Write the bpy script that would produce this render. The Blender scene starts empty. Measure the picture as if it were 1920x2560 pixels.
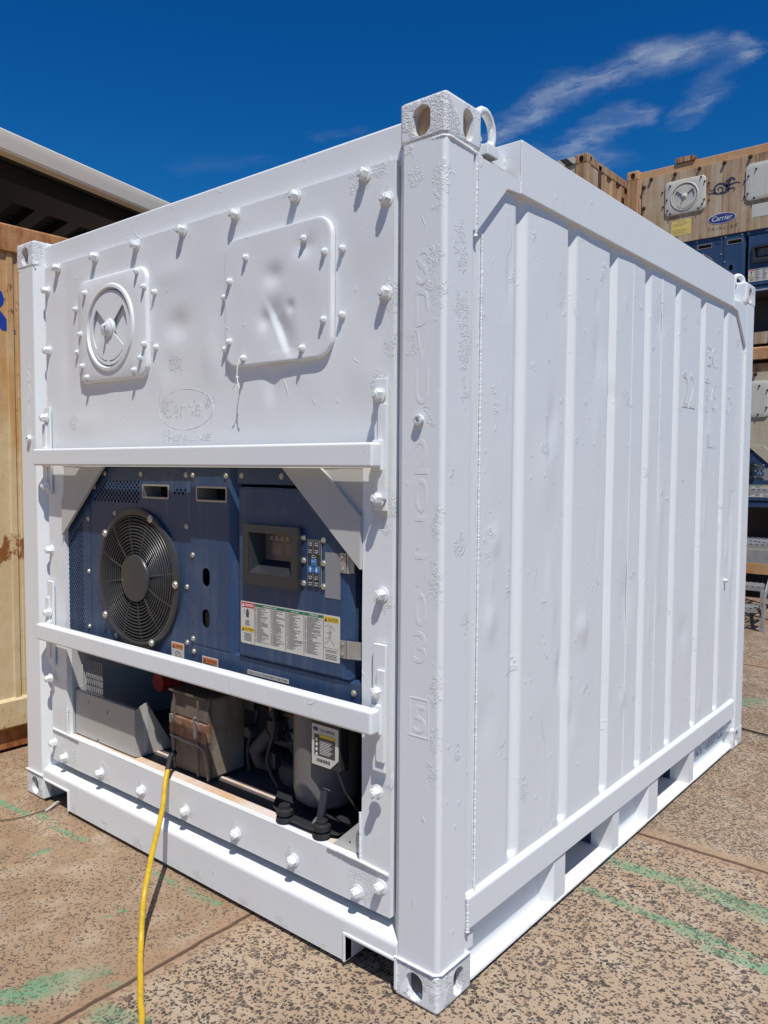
import bpy, bmesh, math, random
from mathutils import Vector, Matrix, noise
random.seed(7)
S = bpy.context.scene
COL = S.collection
W, L, H = 2.438, 2.991, 2.591

# ------------------------------------------------------------------ camera
yaw, pitch, roll = -0.6923, -0.0565, 0.0059
fw = Vector((math.sin(yaw)*math.cos(pitch), math.cos(yaw)*math.cos(pitch), math.sin(pitch)))
rt = Vector((math.cos(yaw), -math.sin(yaw), 0)); up = rt.cross(fw)
r2 = rt*math.cos(roll)+up*math.sin(roll); u2 = -rt*math.sin(roll)+up*math.cos(roll)
cd = bpy.data.cameras.new('camera'); cam = bpy.data.objects.new('camera', cd); COL.objects.link(cam)
m = Matrix((r2, u2, -fw)).transposed().to_4x4(); m.translation = (1.2675, -1.7808, 1.5738)
cam.matrix_world = m
cd.sensor_fit = 'VERTICAL'; cd.sensor_height = 36; cd.lens = 1978.58/2560*36
cd.clip_start = 0.05; cd.clip_end = 2000
S.camera = cam

# ------------------------------------------------------------------ sky and sun
SUN = Vector((1.25, -1.0, 3.1)).normalized()
sl = bpy.data.lights.new('sun', 'SUN'); sl.energy = 4.8; sl.angle = math.radians(0.5); sl.color = (1, 0.97, 0.92)
so = bpy.data.objects.new('sun', sl); COL.objects.link(so); so.rotation_euler = SUN.to_track_quat('Z', 'Y').to_euler()
S.view_settings.view_transform = 'Standard'; S.view_settings.look = 'None'
S.view_settings.exposure = -0.10; S.view_settings.gamma = 1

class NB:
    """small node-tree builder"""
    def __init__(s, nt): s.nt = nt
    def add(s, t, ins=None, **at):
        n = s.nt.nodes.new(t)
        for k, v in at.items(): setattr(n, k, v)
        for k, v in (ins or {}).items():
            i = n.inputs[k]
            if isinstance(v, bpy.types.NodeSocket): s.nt.links.new(v, i)
            else: i.default_value = v
        return n
    def m(s, op, a, b=0.0, c=0.0, clamp=False):
        return s.add('ShaderNodeMath', {0: a, 1: b, 2: c}, operation=op, use_clamp=clamp).outputs[0]
    def sm(s, x, lo, hi):
        n = s.add('ShaderNodeMapRange', {'Value': x, 'From Min': lo, 'From Max': hi, 'To Min': 0.0, 'To Max': 1.0}, interpolation_type='SMOOTHSTEP')
        return n.outputs[0]
    def mix(s, f, a, b, blend='MIX'):
        n = s.nt.nodes.new('ShaderNodeMix'); n.data_type = 'RGBA'; n.blend_type = blend
        for i, v in ((0, f), (6, a), (7, b)):
            if isinstance(v, bpy.types.NodeSocket): s.nt.links.new(v, n.inputs[i])
            else: n.inputs[i].default_value = (v if i == 0 else (v[0], v[1], v[2], 1))
        return n.outputs[2]
    def noise(s, vec, scale, detail=3, rough=0.55, out=0):
        return s.add('ShaderNodeTexNoise', {'Vector': vec, 'Scale': scale, 'Detail': detail, 'Roughness': rough}).outputs[out]
    def scaled(s, vec, sc):
        return s.add('ShaderNodeMapping', {'Vector': vec, 'Scale': sc}).outputs[0]

w = bpy.data.worlds.new('World'); S.world = w; w.use_nodes = True
nb = NB(w.node_tree); w.node_tree.nodes.clear()
sky = nb.add('ShaderNodeTexSky', sky_type='NISHITA', sun_disc=False, sun_elevation=math.asin(SUN.z), sun_rotation=math.atan2(SUN.x, SUN.y), altitude=200.0, air_density=1.0, dust_density=0.2, ozone_density=3.0)
tc = nb.add('ShaderNodeTexCoord')
hs = nb.add('ShaderNodeHueSaturation', {'Hue': 0.502, 'Saturation': 1.22, 'Value': 0.95, 'Color': sky.outputs[0]})
d = tc.outputs['Generated']
sx = nb.add('ShaderNodeSeparateXYZ', {0: d})
zc = nb.m('MAXIMUM', sx.outputs[2], 0.03)
pu = nb.m('DIVIDE', sx.outputs[0], zc); pv = nb.m('DIVIDE', sx.outputs[1], zc)
SKYP = (pu, pv)
def capsule(b, px, py, ax, ay, bx, by):
    """distance from the point to a segment, as nodes"""
    ux, uy = bx-ax, by-ay; l2 = ux*ux+uy*uy
    dx = b.m('SUBTRACT', px, ax); dy = b.m('SUBTRACT', py, ay)
    t = b.m('ADD', b.m('MULTIPLY', dx, ux/l2), b.m('MULTIPLY', dy, uy/l2), clamp=True)
    ex = b.m('SUBTRACT', dx, b.m('MULTIPLY', t, ux)); ey = b.m('SUBTRACT', dy, b.m('MULTIPLY', t, uy))
    return b.m('SQRT', b.m('ADD', b.m('MULTIPLY', ex, ex), b.m('MULTIPLY', ey, ey)))
pvec = nb.add('ShaderNodeCombineXYZ', {0: pu, 1: pv, 2: 0.0}).outputs[0]
wrp = nb.noise(pvec, 4.0, 6, 0.62, out=1)
wp = nb.add('ShaderNodeVectorMath', {0: wrp, 1: (-0.5, -0.5, -0.5)}, operation='ADD').outputs[0]
wp = nb.add('ShaderNodeVectorMath', {0: wp, 3: 0.24}, operation='SCALE').outputs[0]
pw = nb.add('ShaderNodeVectorMath', {0: pvec, 1: wp}, operation='ADD').outputs[0]
sp = nb.add('ShaderNodeSeparateXYZ', {0: pw})
fib = nb.noise(nb.add('ShaderNodeMapping', {'Vector': pw, 'Rotation': (0, 0, 0.9), 'Scale': (4.0, 8.0, 1.0)}).outputs[0], 2.2, 8, 0.62)
fib2 = nb.noise(pw, 7.0, 6, 0.6)
tot = None
for ax, ay, bx, by, wd, st in ((-1.36, 2.12, -1.18, 2.03, 0.085, 0.42), (-1.18, 2.03, -0.98, 1.97, 0.11, 0.52), (-0.98, 1.97, -0.78, 1.95, 0.125, 0.58), (-0.78, 1.95, -0.67, 1.99, 0.11, 0.55), (-0.63, 2.07, -0.60, 2.01, 0.06, 0.55),
                               (-1.22, 2.35, -1.05, 2.27, 0.10, 0.42), (-1.05, 2.27, -0.93, 2.20, 0.09, 0.52), (-0.86, 2.34, -0.74, 2.25, 0.075, 0.30), (-0.74, 2.25, -0.66, 2.10, 0.08, 0.16), (-1.32, 2.30, -1.16, 2.46, 0.14, 0.28),
                               (-2.26, 1.66, -2.02, 1.76, 0.09, 0.07), (-1.72, 1.76, -1.58, 1.81, 0.06, 0.07)):
    k = nb.m('MULTIPLY', nb.sm(capsule(nb, sp.outputs[0], sp.outputs[1], ax, ay, bx, by), wd, 0.0), st)
    tot = k if tot is None else nb.m('MAXIMUM', tot, k)
tex = nb.m('MULTIPLY', nb.sm(fib, 0.18, 0.78), nb.m('ADD', nb.m('MULTIPLY', nb.sm(fib2, 0.3, 0.7), 0.7), 0.45))
cl = nb.m('MULTIPLY', tot, tex, clamp=True)
tint = nb.mix(1.0, hs.outputs[0], (0.11, 1.16, 1.88), 'MULTIPLY')
pale = nb.mix(nb.m('MULTIPLY', nb.sm(sx.outputs[2], 0.46, 0.05), 0.40), tint, (0.8, 4.4, 9.2))
scol = nb.mix(cl, pale, (11.0, 12.2, 13.6))
bg = nb.add('ShaderNodeBackground', {'Color': scol, 'Strength': 0.052})
wo = nb.add('ShaderNodeOutputWorld'); w.node_tree.links.new(bg.outputs[0], wo.inputs[0])

# ------------------------------------------------------------------ materials
MATS = {}
def newmat(name, rough=0.5, metal=0.0, spec=0.5):
    mt = bpy.data.materials.new(name); mt.use_nodes = True
    b = NB(mt.node_tree); p = mt.node_tree.nodes['Principled BSDF']
    p.inputs['Roughness'].default_value = rough; p.inputs['Metallic'].default_value = metal; p.inputs['Specular IOR Level'].default_value = spec
    MATS[name] = mt
    b.oc = b.add('ShaderNodeTexCoord').outputs['Object']; b.p = p
    return mt, b
def setc(b, c):
    if isinstance(c, bpy.types.NodeSocket): b.nt.links.new(c, b.p.inputs['Base Color'])
    else: b.p.inputs['Base Color'].default_value = (*c, 1)
def bump(b, h, dist, strength=1.0, prev=None):
    ins = {'Height': h, 'Distance': dist, 'Strength': strength}
    if prev is not None: ins['Normal'] = prev
    return b.add('ShaderNodeBump', ins).outputs[0]
def setn(b, n): b.nt.links.new(n, b.p.inputs['Normal'])
def plain(name, c, rough=0.5, metal=0.0, var=0.15, sc=12.0, bmp=0.0):
    mt, b = newmat(name, rough, metal)
    n = b.noise(b.oc, sc, 5, 0.6)
    setc(b, b.mix(n, tuple(x*(1-var) for x in c), tuple(min(1, x*(1+var)) for x in c)))
    if bmp: setn(b, bump(b, b.noise(b.oc, 160, 3), bmp))
    return mt

def white_paint(name, patch=0.645, pdist=0.0013, fine=0.0003, base=(0.795, 0.812, 0.808), spots=()):
    mt, b = newmat(name, 0.42)
    n1 = b.noise(b.oc, 2.3, 4, 0.6); n2 = b.noise(b.oc, 22, 4, 0.6)
    c = b.mix(b.m('MULTIPLY', n1, 0.5), base, tuple(x*0.93 for x in base))
    c = b.mix(b.m('MULTIPLY', b.sm(n2, 0.62, 0.8), 0.35), c, (0.68, 0.66, 0.62))
    setc(b, c)
    f = b.noise(b.oc, 420, 2, 0.5)
    nn = bump(b, f, fine)
    mask = b.sm(b.noise(b.oc, 9.0, 4, 0.65), patch, patch+0.07)
    if spots:
        wv_ = b.add('ShaderNodeVectorMath', {0: b.oc, 1: b.add('ShaderNodeVectorMath', {0: b.noise(b.oc, 28, 5, 0.75, out=1), 3: 0.15}, operation='SCALE').outputs[0]}, operation='ADD').outputs[0]
        wv_ = b.add('ShaderNodeVectorMath', {0: wv_, 1: (-0.075, -0.075, -0.075)}, operation='ADD').outputs[0]
        for x_, y_, z_, r_, sq in spots:
            dv = b.add('ShaderNodeVectorMath', {0: wv_, 1: (x_, y_, z_)}, operation='SUBTRACT').outputs[0]
            dl = b.add('ShaderNodeVectorMath', {0: b.scaled(dv, (1, 1, sq))}, operation='LENGTH').outputs['Value']
            mask = b.m('MAXIMUM', mask, b.sm(dl, r_, r_*0.6))
    fl = b.add('ShaderNodeTexVoronoi', {'Vector': b.oc, 'Scale': 150.0}, feature='F1')
    h = b.m('MULTIPLY', mask, b.m('ADD', b.sm(b.noise(b.oc, 170, 3, 0.6), 0.42, 0.58), b.m('MULTIPLY', fl.outputs['Distance'], 0.5)))
    nn = bump(b, h, pdist, 1.0, nn)
    # lone nicks and drips
    v = b.add('ShaderNodeTexVoronoi', {'Vector': b.scaled(b.oc, (1, 1, 0.7)), 'Scale': 17.0, 'Randomness': 1.0}, feature='F1')
    cellr = b.add('ShaderNodeSeparateColor', {0: v.outputs['Color']}).outputs[0]
    nick = b.m('MULTIPLY', b.sm(v.outputs['Distance'], 0.13, 0.05), b.m('GREATER_THAN', cellr, 0.66))
    nick = b.m('MULTIPLY', nick, b.noise(b.oc, 220, 2))
    nn = bump(b, nick, 0.0016, 1.0, nn)
    # thin scratches and runs under the paint
    ln = b.m('ABSOLUTE', b.m('SUBTRACT', b.noise(b.scaled(b.oc, (1, 1, 0.55)), 5.5, 1, 0.4), 0.5))
    lm = b.m('MULTIPLY', b.sm(ln, 0.007, 0.0), b.sm(b.noise(b.oc, 7.0, 3, 0.6), 0.58, 0.66))
    nn = bump(b, lm, 0.0011, 1.0, nn)
    # faint smears
    sm = b.noise(b.scaled(b.oc, (9, 9, 4)), 1.0, 4, 0.6)
    nn = bump(b, sm, 0.0012, 1.0, nn)
    setn(b, nn)
    b.nt.links.new(b.m('ADD', 0.34, b.m('MULTIPLY', n1, 0.2)), b.p.inputs['Roughness'])
    return mt
white = white_paint('white_paint', patch=0.625, pdist=0.0011)
white_front = white_paint('white_paint_front', patch=0.70, spots=[(-.325,.03,2.435,.055,1.2),(-.26,.03,2.45,.03,1),(-.215,.03,2.08,.045,.8),(-.23,.03,2.36,.028,1),(-.89,.03,2.43,.024,1),(-1.2,.03,2.43,.022,1),(-.245,.03,1.80,.04,.6),(-.21,.03,1.93,.02,.5),
    (-.30,.03,.275,.07,1.1),(-.62,.03,.25,.04,1),(-.915,.03,.25,.033,1),(-1.52,.03,.25,.03,1),(-1.80,.03,.245,.045,1),(-2.07,.03,.25,.06,1.2),(-1.20,.03,.25,.03,1),(-.24,.03,1.45,.05,.6),(-.24,.03,1.17,.03,1),(-1.42,.03,2.03,.03,1),(-1.26,.03,1.96,.04,1),(-2.0,.03,1.77,.035,.7),(-1.33,.03,1.80,.03,1),(-1.06,.03,1.81,.025,1)])
white_post = white_paint('white_paint_post', patch=0.70, pdist=0.0009, spots=[(-.10,.0,2.38,.028,1),(-.02,.0,2.36,.035,.8),(-.03,.0,2.29,.02,1),(-.04,.0,2.15,.026,.6),(-.02,.0,2.05,.02,.5),(-.055,.0,2.08,.024,.8),(0,.075,2.24,.022,.5),(0,.085,2.15,.024,.5),(0,.06,2.19,.016,.7),(0,.09,2.02,.020,.35),(0,.06,2.04,.014,.3),(0,.10,1.93,.03,.3),(0,.11,1.80,.02,.4),
    (0,.05,1.55,.014,.4),(-.02,.0,1.42,.02,.3),(-.025,.0,1.25,.018,.25),(0,.09,1.35,.016,.5),(-.02,.0,.95,.02,.3),(-.02,.0,.80,.018,.35),(-.03,.0,.70,.02,.7),(-.14,.0,2.465,.02,1),(-.11,.0,1.92,.014,.4),(-.06,.0,1.72,.02,1),(0,.12,1.12,.014,.4),(0,.09,.75,.02,.6)])
white_beam = white_paint('white_paint_beam', patch=0.66, pdist=0.0011, spots=[(-.45,.0,.035,.02,1.6),(-.64,.0,.04,.03,1.8),(-.85,.0,.035,.03,1.8),(-1.1,.0,.04,.02,1.4),(-1.75,.0,.05,.03,1.4),(-2.0,.0,.06,.025,1),(-1.5,.0,.04,.035,1.7)])
white_smooth = white_paint('white_paint_smooth', patch=0.70, pdist=0.0010)
white_pit = white_paint('white_paint_pitted', patch=0.46, pdist=0.0020)
greywhite = plain('grey_white_metal', (0.50, 0.49, 0.46), 0.5, 0, 0.12, 5, 0.0004)
mt, b = newmat('dusty_sill_paint', 0.6)
n = b.noise(b.oc, 5, 5, 0.65)
setc(b, b.mix(b.sm(n, 0.35, 0.7), (0.72, 0.62, 0.56), (0.62, 0.40, 0.22)))
dusty = mt
black_gap = plain('black_void', (0.012, 0.012, 0.014), 0.8)
blackpl = plain('black_plastic', (0.028, 0.029, 0.033), 0.42, 0, 0.25, 9, 0.0003)
guardm = plain('fan_guard_plastic', (0.042, 0.044, 0.048), 0.34, 0, 0.25, 9, 0.0003)
rubber = plain('black_rubber', (0.018, 0.018, 0.02), 0.6, 0, 0.3, 20)
zinc = plain('zinc_screw', (0.55, 0.52, 0.44), 0.35, 0.6, 0.3, 60)
steelh = plain('worn_steel', (0.45, 0.42, 0.38), 0.4, 0.5, 0.25, 40)
darkin = plain('dark_recess_grey', (0.085, 0.082, 0.078), 0.7, 0, 0.35, 4)
copper = plain('dirty_copper', (0.14, 0.085, 0.055), 0.5, 0.3, 0.4, 20)
shadefloor = plain('shaded_bay_floor', (0.10, 0.085, 0.08), 0.6, 0, 0.4, 6)  # bay floor colour with the shade already in it
comp_grey = plain('compressor_grey', (0.15, 0.147, 0.14), 0.45, 0, 0.15, 7, 0.0006)
pipe_dark = plain('lagged_pipe', (0.045, 0.047, 0.052), 0.7, 0, 0.3, 20, 0.0008)
redpl = plain('red_plastic', (0.45, 0.035, 0.03), 0.45, 0, 0.2, 10)
peach = plain('peach_primer', (0.55, 0.33, 0.20), 0.6, 0, 0.25, 16)
galv = plain('galvanised_steel', (0.38, 0.38, 0.37), 0.45, 0.3, 0.3, 18)
gutterm = plain('cream_gutter_paint', (0.68, 0.64, 0.54), 0.45, 0, 0.06, 3)
roofdark = plain('roof_underside', (0.062, 0.064, 0.068), 0.7, 0, 0.3, 5)
beamdark = plain('painted_beam', (0.018, 0.021, 0.028), 0.5, 0, 0.2, 4)
concrete = plain('concrete_block', (0.35, 0.32, 0.28), 0.85, 0, 0.2, 8, 0.002)
foil = plain('ink_black', (0.02, 0.02, 0.022), 0.5)
def flat(name, c, rough=0.5): return plain(name, c, rough, 0, 0.05, 30)
st_white = flat('sticker_white', (0.62, 0.60, 0.54)); st_green = flat('sticker_green', (0.02, 0.16, 0.075)); st_red = flat('sticker_red', (0.55, 0.035, 0.04))
st_yel = flat('sticker_yellow', (0.75, 0.50, 0.035)); st_or = flat('sticker_orange', (0.70, 0.20, 0.05)); st_grey = flat('grey_label', (0.26, 0.26, 0.27), 0.4)
ink = flat('sticker_ink', (0.07, 0.065, 0.06)); st_blue = flat('key_blue', (0.012, 0.19, 0.50)); keydark = flat('key_dark', (0.035, 0.035, 0.04), 0.4)
white_ink = flat('white_ink', (0.75, 0.75, 0.75)); logo_blue = flat('logo_blue', (0.035, 0.05, 0.20)); paleyel = flat('pale_yellow_label', (0.75, 0.58, 0.16))
emblem_m = flat('emblem_ink', (0.05, 0.048, 0.075))
letter_blue = plain('blue_lettering', (0.012, 0.055, 0.36), 0.4, 0, 0.15, 8)

def blue_panel(name, dirt=0.5):
    mt, b = newmat(name, 0.38)
    st = b.noise(b.scaled(b.oc, (38, 38, 1.6)), 1.0, 5, 0.65)
    n = b.noise(b.oc, 4.0, 5, 0.6)
    c = b.mix(b.m('MULTIPLY', b.m('ADD', st, n), 0.5), (0.014, 0.042, 0.108), (0.036, 0.078, 0.155))
    c = b.mix(b.m('MULTIPLY', b.sm(b.m('ADD', st, b.m('MULTIPLY', n, 0.6)), 0.78, 1.15), dirt), c, (0.15, 0.17, 0.20))
    sc_ = b.noise(b.scaled(b.oc, (6, 6, 3)), 3.0, 6, 0.7)
    c = b.mix(b.m('MULTIPLY', b.sm(sc_, 0.52, 0.72), dirt*0.55), c, (0.135, 0.150, 0.17))
    v = b.add('ShaderNodeTexVoronoi', {'Vector': b.oc, 'Scale': 34.0}, feature='F1')
    r = b.add('ShaderNodeSeparateColor', {0: v.outputs['Color']}).outputs[1]
    chip = b.m('MULTIPLY', b.sm(v.outputs['Distance'], 0.10, 0.05), b.m('GREATER_THAN', b.m('MULTIPLY', r, b.sm(n, 0.35, 0.6)), 0.72))
    setc(b, b.mix(chip, c, (0.5, 0.52, 0.55)))
    b.nt.links.new(b.m('ADD', 0.3, b.m('MULTIPLY', st, 0.3)), b.p.inputs['Roughness'])
    setn(b, bump(b, b.noise(b.oc, 9, 3), 0.003))
    return mt
blue = blue_panel('blue_unit_paint', 0.45); blue_clean = blue_panel('blue_unit_paint_far', 0.15)

def rusty(name, base, stain, deep, amt=0.5, sx=9.0, sz=0.9):
    mt, b = newmat(name, 0.62)
    st = b.noise(b.scaled(b.oc, (sx, sx, sz)), 1.0, 7, 0.62)
    st2 = b.noise(b.scaled(b.oc, (sx*4, sx*4, sz*1.6)), 1.0, 5, 0.6)
    n = b.noise(b.oc, 1.7, 5, 0.62)
    a = b.m('ADD', b.m('MULTIPLY', st, 0.6), b.m('ADD', b.m('MULTIPLY', st2, 0.35), b.m('MULTIPLY', n, 0.35)))
    c = b.mix(b.sm(a, 0.66-0.25*amt, 1.0-0.25*amt), base, stain)
    c = b.mix(b.sm(b.m('ADD', a, b.m('MULTIPLY', b.noise(b.oc, 6, 6, 0.7), 0.3)), 0.98-0.2*amt, 1.18-0.2*amt), c, deep)
    setc(b, c)
    setn(b, bump(b, b.noise(b.oc, 60, 4), 0.002))
    return mt
mt, b = newmat('rust_run_tan_paint', 0.6)
st = b.noise(b.scaled(b.oc, (7, 7, 1.3)), 1.0, 8, 0.68); bl_ = b.noise(b.oc, 3.5, 6, 0.68); sp_ = b.noise(b.scaled(b.oc, (1, 1, 0.6)), 26, 5, 0.7)
zz = b.add('ShaderNodeSeparateXYZ', {0: b.oc}).outputs[2]
c = b.mix(b.sm(bl_, 0.35, 0.7), (0.66, 0.54, 0.34), (0.58, 0.43, 0.23))
topw = b.m('MULTIPLY', b.sm(zz, 1.3, 2.75), 0.32)
c = b.mix(b.m('MULTIPLY', b.sm(b.m('ADD', st, topw), 0.50, 0.86), 0.9), c, (0.52, 0.25, 0.065))
band = b.m('MULTIPLY', b.sm(b.m('ABSOLUTE', b.m('SUBTRACT', zz, b.m('ADD', 1.02, b.m('MULTIPLY', bl_, 0.2)))), 0.13, 0.02), 0.24)
low = b.m('MULTIPLY', b.sm(zz, 0.5, 0.05), 0.10)
rs = b.m('ADD', sp_, b.m('ADD', band, b.m('ADD', low, b.m('MULTIPLY', topw, 0.25))))
c = b.mix(b.sm(rs, 0.64, 0.76), c, (0.26, 0.095, 0.025)); setc(b, c); setn(b, bump(b, rs, 0.002)); tan_paint = mt
tan_rust = rusty('rusted_orange_rail', (0.52, 0.30, 0.13), (0.36, 0.12, 0.03), (0.15, 0.05, 0.018), 0.85, 9.0, 5.0)
cream_rust = rusty('rust_streaked_cream', (0.54, 0.45, 0.32), (0.35, 0.21, 0.105), (0.13, 0.055, 0.025), 0.74, 10.0, 0.45)
post_rust = rusty('rusted_post_paint', (0.50, 0.38, 0.24), (0.34, 0.16, 0.06), (0.11, 0.04, 0.018), 0.85, 14.0, 0.55)
rail_rust = rusty('rusted_rail_paint', (0.55, 0.33, 0.16), (0.45, 0.20, 0.07), (0.15, 0.06, 0.02), 0.45, 4.0, 4.0)
dark_rust = rusty('dark_rust', (0.12, 0.055, 0.03), (0.07, 0.03, 0.018), (0.03, 0.016, 0.012), 0.5)
cream_hatch = rusty('cream_hatch_paint', (0.58, 0.56, 0.49), (0.48, 0.44, 0.34), (0.28, 0.15, 0.07), 0.1, 10.0, 1.2)
cream_wall = rusty('stained_cream_paint', (0.50, 0.45, 0.33), (0.44, 0.33, 0.19), (0.28, 0.15, 0.07), 0.3, 7.0, 0.6)
grime = rusty('grimy_box_paint', (0.135, 0.105, 0.085), (0.095, 0.068, 0.052), (0.045, 0.026, 0.018), 0.5, 10.0, 2.0)
seal_m = rusty('rust_flecked_seal', (0.34, 0.31, 0.27), (0.25, 0.14, 0.08), (0.08, 0.04, 0.025), 0.6, 30.0, 30.0)
housing_side = rusty('stained_housing_side', (0.26, 0.235, 0.19), (0.16, 0.085, 0.04), (0.06, 0.03, 0.02), 0.55, 5.0, 5.0)
rustplate = rusty('rust_flaked_plate', (0.33, 0.25, 0.19), (0.20, 0.060, 0.020), (0.04, 0.018, 0.010), 1.0, 34.0, 30.0)

mt, b = newmat('hazard_stripe', 0.6)
ss = b.add('ShaderNodeSeparateXYZ', {0: b.oc})
k = b.m('GREATER_THAN', b.m('FRACT', b.m('MULTIPLY', b.m('ADD', ss.outputs[0], ss.outputs[2]), 5.0)), 0.5)
setc(b, b.mix(k, (0.03, 0.025, 0.02), (0.55, 0.48, 0.38)))
hazard = mt
mt, b = newmat('yellow_cable_sheath', 0.38)
n = b.noise(b.oc, 35, 5, 0.65)
c = b.mix(b.sm(n, 0.45, 0.75), (0.64, 0.41, 0.02), (0.42, 0.27, 0.03))
setc(b, b.mix(b.sm(b.noise(b.oc, 90, 4), 0.62, 0.75), c, (0.10, 0.07, 0.03)))
setn(b, bump(b, b.noise(b.oc, 140, 3), 0.001)); yellowm = mt

# ------------------------------------------------------------------ mesh helpers
def rr(cx, cz, w_, h_, r, n=6):
    p = []
    for sx_, sz_, a0 in ((1, 1, 0), (-1, 1, 90), (-1, -1, 180), (1, -1, 270)):
        for i in range(n+1):
            a = math.radians(a0+90*i/n)
            p.append((cx+sx_*(w_/2-r)+r*math.cos(a), cz+sz_*(h_/2-r)+r*math.sin(a)))
    return p
def resample(P, N):
    P = list(P); seg = [math.dist(P[i], P[(i+1) % len(P)]) for i in range(len(P))]; tot_ = sum(seg); o = []; i = 0; acc = 0
    for k in range(N):
        t = tot_*k/N
        while acc+seg[i] < t: acc += seg[i]; i += 1
        f = (t-acc)/seg[i] if seg[i] > 1e-9 else 0; a, c = P[i], P[(i+1) % len(P)]
        o.append((a[0]+(c[0]-a[0])*f, a[1]+(c[1]-a[1])*f))
    return o
def circ(cx, cz, rx, rz=None, n=24, a0=0.0):
    rz = rx if rz is None else rz
    return [(cx+rx*math.cos(a0+2*math.pi*i/n), cz+rz*math.sin(a0+2*math.pi*i/n)) for i in range(n)]
def ax3(axis, u, v, t):
    return (t, u, v) if axis == 'x' else (u, t, v) if axis == 'y' else (u, v, t)
_tx = {}
def text_mesh(s, shear=0.0, off=0.0, res=3):
    k = (s, shear, off)
    if k not in _tx:
        cu = bpy.data.curves.new('t', 'FONT'); cu.body = s; cu.resolution_u = res; cu.shear = shear; cu.offset = off
        o = bpy.data.objects.new('t', cu); COL.objects.link(o)
        dg = bpy.context.evaluated_depsgraph_get()
        me = bpy.data.meshes.new_from_object(o.evaluated_get(dg))
        vs = [tuple(v.co) for v in me.vertices]; fs = [tuple(f.vertices) for f in me.polygons]
        bpy.data.objects.remove(o); bpy.data.curves.remove(cu); bpy.data.meshes.remove(me)
        _tx[k] = (vs, fs)
    return _tx[k]

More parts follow.
